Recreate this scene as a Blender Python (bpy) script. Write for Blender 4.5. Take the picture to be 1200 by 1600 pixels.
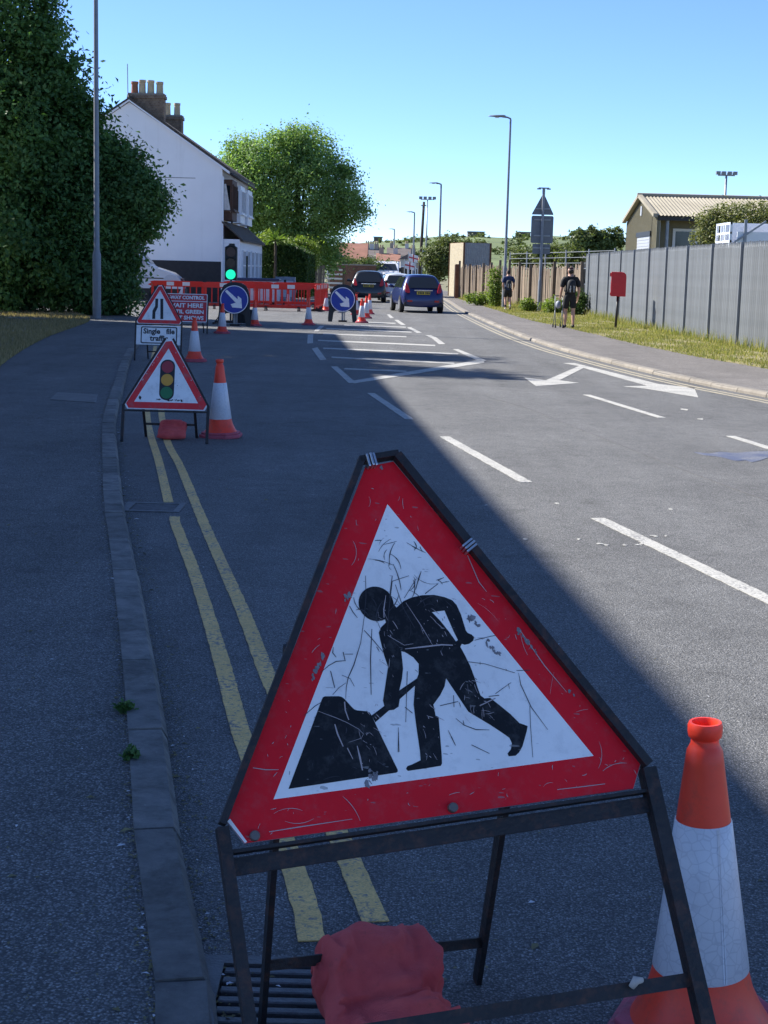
import bpy, bmesh, math, random
import numpy as np
from mathutils import Vector, Matrix, noise as mnoise
from mathutils.geometry import tessellate_polygon

random.seed(7)
for o in list(bpy.data.objects):
    bpy.data.objects.remove(o)
S = bpy.context.scene
COL = S.collection

# ------------------------------------------------------------------ camera
F, CH, ROLL, YH = 2400.0, 1.6, 0.026, 422.7          # focal length in photo pixels, eye height, roll, horizon row
PIT = math.atan((800 - YH) / F)
_fw = np.array([0, math.cos(PIT), -math.sin(PIT)])
_r0 = np.array([1.0, 0, 0]); _u0 = np.cross(_r0, _fw)
_rt = math.cos(ROLL) * _r0 + math.sin(ROLL) * _u0
_up = math.cos(ROLL) * _u0 - math.sin(ROLL) * _r0
CAM = np.array([0, 0, CH])
cd = bpy.data.cameras.new('camera'); cam = bpy.data.objects.new('camera', cd); COL.objects.link(cam)
cd.sensor_fit = 'VERTICAL'; cd.sensor_height = 36.0; cd.lens = 36.0 * F / 1600.0
cd.clip_start = 0.05; cd.clip_end = 6000
m = Matrix.Identity(4)
for i in range(3):
    m[i][0] = _rt[i]; m[i][1] = _up[i]; m[i][2] = -_fw[i]; m[i][3] = CAM[i]
cam.matrix_world = m
S.camera = cam

def ray(x, y): return _fw + _rt * (x - 600) / F - _up * (y - 800) / F
def G(x, y, z=0.0):                     # photo pixel -> point on the ground (or a level z)
    d = ray(x, y); return CAM + d * ((z - CH) / d[2])
def D(x, y, Y):                         # photo pixel -> point at distance Y
    d = ray(x, y); return CAM + d * (Y / d[1])

# ------------------------------------------------------------------ sky, sun, exposure
SUN_EL = math.radians(40.0)
SUN_AZ = math.atan2(-1.07, 0.51)        # towards the left, ahead of the camera
w = bpy.data.worlds.new('World'); S.world = w; w.use_nodes = True
nt = w.node_tree; nt.nodes.clear()
sky = nt.nodes.new('ShaderNodeTexSky'); sky.sky_type = 'NISHITA'; sky.sun_disc = False
sky.sun_elevation = SUN_EL; sky.sun_rotation = SUN_AZ
sky.air_density = 1.0; sky.dust_density = 0.0; sky.ozone_density = 8.0; sky.altitude = 4000
bg = nt.nodes.new('ShaderNodeBackground'); bg.inputs['Strength'].default_value = 0.1
wo = nt.nodes.new('ShaderNodeOutputWorld')
tint = nt.nodes.new('ShaderNodeMix'); tint.data_type = 'RGBA'; tint.blend_type = 'MULTIPLY'; tint.inputs[0].default_value = 1.0; tint.inputs[7].default_value = (1.0, .93, .93, 1)
nt.links.new(sky.outputs[0], tint.inputs[6]); nt.links.new(tint.outputs[2], bg.inputs[0]); nt.links.new(bg.outputs[0], wo.inputs[0])
sl = bpy.data.lights.new('sun', 'SUN'); sl.energy = 4.1; sl.angle = math.radians(0.53); sl.color = (1.0, 0.95, 0.87)
so = bpy.data.objects.new('sun', sl); COL.objects.link(so); so.location = (-30, 20, 40)
tos = Vector((math.sin(SUN_AZ) * math.cos(SUN_EL), math.cos(SUN_AZ) * math.cos(SUN_EL), math.sin(SUN_EL)))
so.rotation_euler = (-tos).to_track_quat('-Z', 'Y').to_euler()
S.view_settings.view_transform = 'Standard'; S.view_settings.look = 'None'
S.view_settings.exposure = 1.4; S.view_settings.gamma = 1.0
S.cycles.max_bounces = 6; S.cycles.diffuse_bounces = 3; S.cycles.transparent_max_bounces = 8
S.cycles.use_denoising = True

# ------------------------------------------------------------------ materials
MATS = {}
class NT:
    def __init__(s, name):
        s.m = bpy.data.materials.new(name); s.m.use_nodes = True; s.t = s.m.node_tree
        s.b = s.t.nodes['Principled BSDF']; s.out = s.t.nodes['Material Output']
        MATS[name] = s.m
    def n(s, t, **k):
        q = s.t.nodes.new('ShaderNode' + t)
        for a, v in k.items(): setattr(q, a, v)
        return q
    def l(s, a, b): s.t.links.new(a, b)
    def coord(s, which='Object', scale=(1, 1, 1)):
        c = s.n('TexCoord'); mp = s.n('Mapping'); mp.inputs['Scale'].default_value = scale
        s.l(c.outputs[which], mp.inputs[0]); return mp.outputs[0]
    def noise(s, vec, scale, detail=4, rough=.55, dist=0):
        q = s.n('TexNoise'); q.inputs['Scale'].default_value = scale; q.inputs['Detail'].default_value = detail
        q.inputs['Roughness'].default_value = rough; q.inputs['Distortion'].default_value = dist
        s.l(vec, q.inputs['Vector']); return q.outputs['Fac']
    def ramp(s, fac, stops, interp='LINEAR'):
        q = s.n('ValToRGB'); q.color_ramp.interpolation = interp
        e = q.color_ramp.elements
        while len(e) < len(stops): e.new(0.5)
        for i, (p, c) in enumerate(stops):
            e[i].position = p; e[i].color = (*c, 1) if len(c) == 3 else c
        s.l(fac, q.inputs[0]); return q.outputs[0]
    def mix(s, fac, a, b, blend='MIX'):
        q = s.n('Mix', data_type='RGBA', blend_type=blend)
        if isinstance(fac, (int, float)): q.inputs[0].default_value = fac
        else: s.l(fac, q.inputs[0])
        for i, v in ((6, a), (7, b)):
            if isinstance(v, tuple): q.inputs[i].default_value = (*v, 1)
            else: s.l(v, q.inputs[i])
        return q.outputs[2]
    def bump(s, h, strength=.3, dist=.01):
        q = s.n('Bump'); q.inputs['Strength'].default_value = strength; q.inputs['Distance'].default_value = dist
        s.l(h, q.inputs['Height']); s.l(q.outputs[0], s.b.inputs['Normal'])
    def base(s, c):
        if isinstance(c, tuple): s.b.inputs['Base Color'].default_value = (*c, 1)
        else: s.l(c, s.b.inputs['Base Color'])
    def set(s, **k):
        for a, v in k.items(): s.b.inputs[a].default_value = v

def g3(v): return (v, v, v)
def mul(c, k): return tuple(min(1, x * k) for x in c)

def plain(name, c, rough=.6, metal=0.0, var=.18, scale=6.0, bump=0.0, bscale=60.0, dirt=None, dirt_amt=.5, coord='Object', **kw):
    t = NT(name); v = t.coord(coord)
    f = t.noise(v, scale, 5)
    c1 = t.ramp(f, [(.3, mul(c, 1 - var)), (.7, mul(c, 1 + var))])
    if dirt:
        d = t.noise(v, scale * 2.3, 8, .7)
        k = t.ramp(d, [(.5, (0, 0, 0)), (.72, g3(dirt_amt))])
        c1 = t.mix(k, c1, dirt)
    t.base(c1); t.set(Roughness=rough, Metallic=metal)
    for a, b in kw.items(): t.b.inputs[a.replace('_', ' ')].default_value = b
    if bump:
        t.bump(t.noise(v, bscale, 6), bump, .01)
    return t.m

def asphalt(name, dark, mid, lite, cell=95.0, patch=1.0, bstr=.6):
    t = NT(name); v = t.coord()
    wn = t.n('TexNoise'); wn.inputs['Scale'].default_value = cell * .9; wn.inputs['Detail'].default_value = 3; t.l(v, wn.inputs['Vector'])
    wa = t.n('VectorMath', operation='MULTIPLY_ADD'); t.l(wn.outputs['Color'], wa.inputs[0]); wa.inputs[1].default_value = (.010, .010, .010); t.l(v, wa.inputs[2])
    vo = t.n('TexVoronoi'); vo.inputs['Scale'].default_value = cell; t.l(wa.outputs[0], vo.inputs['Vector'])
    sep = t.n('SeparateColor'); t.l(vo.outputs['Color'], sep.inputs[0])
    stone = t.ramp(sep.outputs[0], [(.0, dark), (.45, mid), (.9, lite), (1.0, mul(lite, 1.5))])
    gap = t.ramp(vo.outputs['Distance'], [(.25, (0, 0, 0)), (.65, (1, 1, 1))])
    c = t.mix(gap, stone, mul(dark, .75))
    big = t.noise(v, .55, 6, .6, .4)
    c = t.mix(1.0, c, t.ramp(big, [(.28, g3(.80)), (.5, g3(1.0)), (.75, g3(1.16))]), 'MULTIPLY')
    md = t.noise(v, 5.0, 7, .65)
    c = t.mix(1.0, c, t.ramp(md, [(.3, g3(.84)), (.7, g3(1.12))]), 'MULTIPLY')
    # long wheel-polished streaks
    st = t.noise(t.coord('Object', (1.6, .06, 1)), 1.0, 3)
    c = t.mix(1.0, c, t.ramp(st, [(.35, g3(.9)), (.65, g3(1.08))]), 'MULTIPLY')
    sn_ = t.noise(v, 1.7, 8, .72, 1.2)
    c = t.mix(1.0, c, t.ramp(sn_, [(.30, g3(.72)), (.44, g3(1.0)), (.60, g3(1.0)), (.72, g3(1.15))]), 'MULTIPLY')
    # open pits between the stones
    pt = t.noise(v, 75.0, 5, .6, .3)
    c = t.mix(t.ramp(pt, [(.33, g3(.85)), (.42, (0, 0, 0))]), c, mul(dark, .35))
    # pale grit
    gr = t.noise(v, 150.0, 2)
    k = t.ramp(gr, [(.71, (0, 0, 0)), (.75, g3(.6))])
    c = t.mix(k, c, mul(lite, 1.7))
    t.base(c); t.set(Roughness=.86); t.b.inputs['Specular IOR Level'].default_value = .35
    mm = t.n('Math', operation='MULTIPLY_ADD'); t.l(vo.outputs['Distance'], mm.inputs[0]); mm.inputs[1].default_value = -1.0
    t.l(t.noise(v, 40, 5), mm.inputs[2])
    t.bump(mm.outputs[0], bstr, .006)
    return t.m

asphalt('asphalt', (.12, .121, .12), (.232, .232, .228), (.335, .332, .327), 160, bstr=.8)
asphalt('tarmac_path', (.115, .116, .115), (.225, .225, .222), (.33, .327, .321), 135, bstr=.95)
asphalt('path_sunny', (.15, .138, .128), (.21, .195, .182), (.28, .262, .248), 90)

def paint_mark(name, c, under=(.17, .168, .165), wear=.52):
    t = NT(name); v = t.coord()
    f = t.noise(v, 45, 8, .72); f2 = t.noise(v, 3.0, 4)
    a = t.n('Math', operation='MULTIPLY_ADD'); t.l(f2, a.inputs[0]); a.inputs[1].default_value = .35; t.l(f, a.inputs[2])
    k = t.ramp(a.outputs[0], [(wear + .13, (0, 0, 0)), (wear + .24, (1, 1, 1))])
    c1 = t.ramp(t.noise(v, 6, 5), [(.3, mul(c, .82)), (.7, mul(c, 1.08))])
    c2 = t.ramp(t.noise(v, 160, 3), [(.35, g3(.72)), (.6, g3(1.0))])
    t.base(t.mix(k, t.mix(1.0, c1, c2, 'MULTIPLY'), under)); t.set(Roughness=.75)
    t.bump(t.noise(v, 130, 4), .6, .005)
    return t.m
paint_mark('white_marking', (.50, .49, .45), wear=.55)
paint_mark('yellow_marking', (.90, .58, .20), under=(.17, .165, .16), wear=.56)
paint_mark('pale_yellow_marking', (.42, .37, .26), wear=.54)

# concrete kerb
t = NT('kerb_concrete'); v = t.coord()
oi = t.n('ObjectInfo')
c = t.ramp(t.noise(v, 9, 8, .65), [(.3, (.09, .088, .085)), (.5, (.17, .166, .158)), (.75, (.25, .24, .225))])
c = t.mix(1.0, c, t.ramp(oi.outputs['Random'], [(0, g3(.8)), (1, g3(1.15))]), 'MULTIPLY')
c = t.mix(t.ramp(t.noise(v, 3.5, 8, .75, .5), [(.50, (0, 0, 0)), (.66, g3(.75))]), c, (.06, .06, .055))
c = t.mix(t.ramp(t.noise(v, 28, 6, .7), [(.66, (0, 0, 0)), (.70, g3(.7))]), c, (.38, .37, .35))
t.base(c); t.set(Roughness=.9); t.bump(t.noise(v, 60, 8, .7), .9, .012)
t = NT('kerb_tan'); v = t.coord(); oi = t.n('ObjectInfo')
c = t.ramp(t.noise(v, 7, 8, .65), [(.3, (.19, .17, .145)), (.7, (.27, .245, .21))])
c = t.mix(1.0, c, t.ramp(oi.outputs['Random'], [(0, g3(.85)), (1, g3(1.1))]), 'MULTIPLY')
t.base(c); t.set(Roughness=.9); t.bump(t.noise(v, 60, 6), .5, .006)

plain('ground_earth', (.17, .16, .085), .95, var=.3, scale=.25)
plain('verge_soil_sun', (.20, .175, .085), .95, var=.35, scale=2.5, bump=.6, bscale=30)
plain('verge_soil', (.27, .225, .15), .95, var=.3, scale=2.0, bump=.6, bscale=30)

def leaf_mat(name, c1, c2, trans=.35, rough=.5):
    t = NT(name)
    at = t.n('Attribute'); at.attribute_name = 'lv'
    c = t.ramp(at.outputs['Fac'], [(0, c1), (1, c2)])
    t.base(c); t.set(Roughness=rough); t.b.inputs['Specular IOR Level'].default_value = .22
    tr = t.n('BsdfTranslucent'); t.l(t.mix(1.0, c, (1.5, 1.6, .7), 'MULTIPLY'), tr.inputs[0])
    mx = t.n('MixShader'); mx.inputs[0].default_value = trans
    t.l(t.b.outputs[0], mx.inputs[1]); t.l(tr.outputs[0], mx.inputs[2]); t.l(mx.outputs[0], t.out.inputs[0])
    return t.m
leaf_mat('leaf_dark', (.036, .090, .030), (.12, .235, .07), .28)
leaf_mat('leaf_dark2', (.038, .090, .030), (.12, .22, .07), .28)
leaf_mat('leaf_tree', (.105, .19, .06), (.26, .37, .14), .45)
leaf_mat('leaf_hedge', (.020, .045, .012), (.07, .125, .025), .18)
leaf_mat('leaf_lime', (.10, .16, .03), (.20, .26, .06), .4)
leaf_mat('leaf_ivy', (.10, .12, .04), (.21, .22, .09), .25)
leaf_mat('leaf_far', (.07, .10, .035), (.14, .165, .06), .25)
leaf_mat('grass_sun', (.11, .155, .035), (.38, .33, .15), .3, .7)
leaf_mat('grass_shade', (.16, .135, .07), (.40, .32, .20), .3, .7)
plain('bark', (.07, .055, .04), .95, var=.4, scale=12, bump=.8, bscale=40)

# sign faces
def sign_face(name, c, wear_c, lo=.66, scale=9.0, rough=.45, fine=True, soft=.03):
    t = NT(name); v = t.coord()
    f = t.noise(v, scale, 9, .68, .6)
    k = t.ramp(f, [(lo, (0, 0, 0)), (lo + soft, (1, 1, 1))])
    base = t.ramp(t.noise(v, 3.0, 4), [(.3, mul(c, .88)), (.7, mul(c, 1.06))])
    # faint grime film
    gm = t.ramp(t.noise(v, 30, 8, .75), [(.5, (0, 0, 0)), (.8, g3(.25))])
    base = t.mix(gm, base, mul(wear_c, .9))
    cc = t.mix(k, base, wear_c)
    if fine:    # hair scratches: noise stretched hard along two directions
        for rot, sc in ((.5, (2.0, 130.0, 130.0)), (2.2, (2.5, 170.0, 170.0))):
            q = t.n('TexCoord'); mp = t.n('Mapping'); mp.inputs['Rotation'].default_value = (.2, .9, rot); mp.inputs['Scale'].default_value = sc
            t.l(q.outputs['Object'], mp.inputs[0])
            h = t.noise(mp.outputs[0], 1.0, 2, .4)
            kk = t.ramp(h, [(.735, (0, 0, 0)), (.75, g3(.55))])
            cc = t.mix(kk, cc, wear_c)
    t.base(cc); t.set(Roughness=rough); t.b.inputs['Specular IOR Level'].default_value = .22
    return t.m
sign_face('sign_red', (.78, .010, .022), (.24, .20, .21), lo=.705)
sign_face('sign_white', (.90, .90, .90), (.16, .16, .18), lo=.76)
sign_face('sign_black', (.012, .013, .016), (.28, .28, .29), lo=.75)
plain('far_red', (.72, .018, .026), .5, var=.1, dirt=(.22, .18, .18), dirt_amt=.5)
plain('far_white', (.82, .83, .85), .45, var=.06, dirt=(.2, .2, .2), dirt_amt=.35)
plain('far_black', (.013, .013, .016), .45, var=.1)
plain('far_blue', (.012, .030, .30), .35, var=.08)
plain('lamp_red_print', (.33, .03, .045), .45, var=.08)
plain('lamp_amber_print', (.62, .30, .035), .45, var=.12)
plain('lamp_green_print', (.02, .17, .06), .45, var=.08)
plain('wait_red', (.55, .028, .04), .45, var=.08)
plain('plate_grey', (.30, .31, .33), .45, metal=.3, var=.1)
plain('frame_steel', (.016, .015, .017), .6, var=.3, scale=14, dirt=(.11, .045, .026), dirt_amt=.75, bump=.35, bscale=80)
plain('scratch_dark', (.035, .035, .045), .6, var=.1)
plain('scratch_pale', (.42, .36, .37), .6, var=.1)
plain('scuff_grey', (.20, .19, .21), .65, var=.35, scale=60)
plain('zinc_clip', (.62, .64, .67), .28, metal=.9, var=.1)
plain('rust_bolt', (.16, .14, .13), .5, metal=.5, var=.2)
plain('cone_red', (.88, .055, .022), .42, var=.09, dirt=(.25, .05, .04), dirt_amt=.45, Subsurface_Weight=.12)
plain('cone_base_pink', (.44, .075, .11), .7, var=.18, scale=14, dirt=(.16, .09, .09), dirt_amt=.7, bump=.4, bscale=60)
t = NT('cone_sleeve'); v = t.coord()
vo = t.n('TexVoronoi', feature='DISTANCE_TO_EDGE'); vo.inputs['Scale'].default_value = 42; t.l(v, vo.inputs['Vector'])
e = t.ramp(vo.outputs['Distance'], [(.02, (.56, .57, .62)), (.07, (.66, .67, .72))])
c = t.mix(t.ramp(t.noise(v, 25, 8, .7), [(.5, (0, 0, 0)), (.75, g3(.35))]), e, (.42, .42, .46))
t.base(c); t.set(Roughness=.35)
t = NT('sandbag_red'); v = t.coord()
c = t.ramp(t.noise(v, 9, 6, .6), [(.3, (.66, .070, .075)), (.7, (.86, .14, .13))])
c = t.mix(t.ramp(t.noise(v, 22, 9, .75), [(.55, (0, 0, 0)), (.72, g3(.6))]), c, (.42, .07, .065))
c = t.mix(t.ramp(t.noise(v, 55, 8, .8), [(.62, (0, 0, 0)), (.70, g3(.5))]), c, (.70, .25, .22))
w1 = t.n('TexWave'); w1.inputs['Scale'].default_value = 210; w1.bands_direction = 'X'; t.l(v, w1.inputs['Vector'])
w2 = t.n('TexWave'); w2.inputs['Scale'].default_value = 210; w2.bands_direction = 'Z'; t.l(v, w2.inputs['Vector'])
ad = t.n('Math', operation='ADD'); t.l(w1.outputs[1], ad.inputs[0]); t.l(w2.outputs[1], ad.inputs[1])
cz = t.n('Math', operation='MULTIPLY_ADD'); t.l(t.noise(v, 26, 5, .6, 1.5), cz.inputs[0]); cz.inputs[1].default_value = 9.0; t.l(ad.outputs[0], cz.inputs[2])
t.base(c); t.set(Roughness=.9); t.bump(cz.outputs[0], .55, .0035)
plain('string_white', (.55, .5, .45), .9)
plain('cast_iron', (.12, .12, .122), .6, metal=.3, var=.3, scale=20, bump=.4, bscale=120)
plain('cover_concrete', (.16, .155, .15), .9, var=.18, scale=9, bump=.4)
plain('pit_dark', (.02, .018, .016), .9)
plain('barrier_red', (.58, .030, .018), .45, var=.1, dirt=(.3, .07, .05), dirt_amt=.4)
t = NT('barrier_thin'); t.base((.46, .028, .018)); t.set(Roughness=.45)
tr = t.n('BsdfTranslucent'); tr.inputs[0].default_value = (.85, .07, .03, 1)
mx = t.n('MixShader'); mx.inputs[0].default_value = .22
t.l(t.b.outputs[0], mx.inputs[1]); t.l(tr.outputs[0], mx.inputs[2]); t.l(mx.outputs[0], t.out.inputs[0])
plain('rubber_black', (.018, .018, .019), .75, var=.25)
plain('plastic_black', (.016, .016, .018), .5, var=.15)
plain('reflect_white', (.62, .62, .64), .4, var=.08)
t = NT('green_lamp'); t.base((.0, .3, .2)); t.set(Roughness=.3)
t.b.inputs['Emission Color'].default_value = (.015, 1.0, .52, 1); t.b.inputs['Emission Strength'].default_value = .40
plain('lens_red_off', (.05, .012, .012), .25); plain('lens_amber_off', (.05, .022, .01), .25)
plain('galvanised', (.27, .29, .31), .5, metal=.35, var=.12, scale=5)
plain('post_grey', (.20, .215, .235), .5, metal=.2, var=.1)
plain('lamp_lens', (.6, .6, .58), .3)
plain('sign_back', (.135, .15, .17), .5, metal=.3, var=.08)
# house
t = NT('render_white'); v = t.coord()
c = t.ramp(t.noise(v, .8, 7, .6), [(.3, (.78, .78, .785)), (.7, (.84, .84, .845))])
c = t.mix(t.ramp(t.noise(t.coord('Object', (3.0, 3.0, .25)), 1.0, 6, .7), [(.55, (0, 0, 0)), (.8, g3(.22))]), c, (.5, .5, .48))
t.base(c); t.set(Roughness=.9); t.bump(t.noise(v, 14, 5), .15, .01)
plain('black_plinth', (.022, .023, .027), .7, var=.2)
plain('weatherboard_white', (.74, .75, .77), .6, var=.05)
plain('timber_brown', (.075, .035, .02), .7, var=.3)
plain('window_white', (.75, .76, .78), .45, var=.04)
t = NT('roof_tiles'); v = t.coord()
wv = t.n('TexWave'); wv.inputs['Scale'].default_value = 3.2; t.l(v, wv.inputs['Vector']); wv.bands_direction = 'X'
c = t.ramp(t.noise(v, 6, 8, .7), [(.3, (.045, .035, .028)), (.7, (.105, .085, .068))])
t.base(c); t.set(Roughness=.9); t.bump(wv.outputs[1], .6, .04)
def brick(name, c1, c2, mort, sc=1.0):
    t = NT(name); v = t.coord()
    br = t.n('TexBrick'); br.inputs['Scale'].default_value = 4.4 * sc; br.inputs['Color1'].default_value = (*c1, 1); br.inputs['Color2'].default_value = (*c2, 1); br.inputs['Mortar'].default_value = (*mort, 1)
    br.inputs['Mortar Size'].default_value = .02; br.inputs['Row Height'].default_value = .33
    mp = t.n('Mapping'); mp.inputs['Rotation'].default_value = (math.pi / 2, 0, 0); t.l(v, mp.inputs[0]); t.l(mp.outputs[0], br.inputs['Vector'])
    t.base(t.mix(1.0, br.outputs[0], t.ramp(t.noise(v, 5, 6), [(.3, g3(.7)), (.7, g3(1.15))]), 'MULTIPLY')); t.set(Roughness=.9)
brick('brick_stock', (.24, .165, .10), (.15, .095, .062), (.22, .20, .18))
brick('brick_red', (.22, .09, .055), (.17, .07, .045), (.25, .23, .21))
plain('pot_buff', (.46, .36, .22), .85, var=.2, scale=3); plain('pot_red', (.28, .11, .06), .85, var=.2, scale=3)
plain('mortar_cap', (.24, .20, .16), .9)
t = NT('glass_dark'); t.base((.015, .018, .022)); t.set(Roughness=.06)
t = NT('glass_tint'); t.base((.03, .035, .04)); t.set(Roughness=.08)
plain('curtain', (.6, .58, .55), .8)
# cars
def carpaint(name, c, metal=.2):
    t = NT(name); t.base(t.ramp(t.noise(t.coord(), 2.5, 3), [(.3, mul(c, .93)), (.7, mul(c, 1.05))]))
    t.set(Roughness=.32, Metallic=metal); t.b.inputs['Coat Weight'].default_value = .6; t.b.inputs['Coat Roughness'].default_value = .08
carpaint('paint_blue', (.016, .026, .115)); carpaint('paint_dark', (.022, .024, .028)); carpaint('paint_white', (.70, .71, .73), 0)
plain('tyre', (.018, .018, .018), .85); plain('alloy', (.45, .46, .48), .35, metal=.7)
plain('lens_tail', (.42, .02, .025), .2, var=.05); plain('lens_clear', (.55, .57, .6), .12, var=.05)
plain('plate_yellow', (.55, .42, .04), .5, var=.05); plain('chrome', (.6, .6, .62), .15, metal=.9)
# fences and right side
t = NT('palisade'); v = t.coord(); oi = t.n('ObjectInfo')
c = t.ramp(t.noise(v, 2.5, 6, .6), [(.3, (.135, .15, .165)), (.7, (.185, .20, .215))])
c = t.mix(1.0, c, t.ramp(oi.outputs['Random'], [(0, g3(.88)), (1, g3(1.1))]), 'MULTIPLY')
t.base(c); t.set(Roughness=.55, Metallic=.25)
t = NT('old_board'); v = t.coord('Object', (6, 6, .8)); oi = t.n('ObjectInfo')
c = t.ramp(t.noise(v, 3, 6, .6), [(.3, (.15, .115, .085)), (.7, (.26, .21, .16))])
c = t.mix(1.0, c, t.ramp(oi.outputs['Random'], [(0, (.55, .52, .5)), (.5, g3(.95)), (1, (1.2, 1.15, 1.1))]), 'MULTIPLY')
t.base(c); t.set(Roughness=.9)
plain('postbox_red', (.58, .014, .020), .38, var=.1)
plain('olive_cladding', (.17, .155, .10), .6, var=.1)
t = NT('roof_sheet'); v = t.coord()
c = t.ramp(t.noise(v, .5, 7, .65), [(.3, (.24, .215, .16)), (.62, (.31, .28, .215)), (.78, (.5, .49, .46))])
t.base(c); t.set(Roughness=.8)
plain('roller_door', (.36, .38, .42), .5, var=.08)
plain('container_lit', (.46, .40, .28), .6, var=.12, dirt=(.25, .16, .1), dirt_amt=.6)  # brightness of the sunlit container side put into the colour
plain('shaded_grey', (.36, .36, .35), .6, var=.12, dirt=(.2, .15, .12), dirt_amt=.5)  # shade put into the colour, for container sides and truck board
plain('rust', (.16, .07, .035), .85, var=.35)
plain('pole_wood', (.05, .038, .03), .9, var=.3)
plain('concrete', (.33, .31, .28), .9, var=.15)
plain('hill_grass', (.115, .15, .055), .95, var=.35, scale=.035)
plain('far_wall', (.34, .28, .23), .9, var=.15, scale=.5); plain('far_wall_white', (.52, .50, .47), .9, var=.1, scale=.5)
plain('far_roof_red', (.24, .11, .075), .9, var=.2, scale=.8); plain('far_roof_grey', (.12, .10, .095), .9, var=.2, scale=.8)
plain('flag_red', (.5, .06, .07), .7); plain('flag_white', (.75, .73, .72), .7)

t = NT('road_sky_blue'); v = t.coord(); bl_ = t.ramp(t.noise(v, 60, 8, .75), [(.42, (.06, .072, .13)), (.54, (.21, .21, .21))])  # wet patch with its sky reflection painted in as dark blue
t.base(t.mix(t.ramp(t.noise(v, 4, 5), [(.35, (0, 0, 0)), (.6, (1, 1, 1))]), bl_, (.075, .088, .14))); t.set(Roughness=.6); t.bump(t.noise(v, 120, 5), .6, .005)
plain('tar_seam', (.10, .10, .102), .8, var=.2)
plain('tarp_blue', (.015, .03, .085), .4, var=.15)
plain('trailer_white', (.60, .62, .66), .5, var=.08)
# people
plain('skin_tone', (.50, .29, .21), .55, var=.08); plain('cloth_navy', (.018, .035, .10), .85, var=.2)
plain('cloth_black', (.014, .014, .016), .85, var=.25); plain('hair_dark', (.02, .014, .011), .7)
plain('cap_maroon', (.05, .012, .022), .8); plain('sock_white', (.6, .58, .55), .85); plain('shoe_dark', (.02, .02, .022), .6)
plain('shoe_white', (.55, .53, .5), .6)
plain('bag_black', (.02, .021, .024), .75, var=.3); plain('bag_grey', (.28, .31, .36), .6, var=.2)

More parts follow.
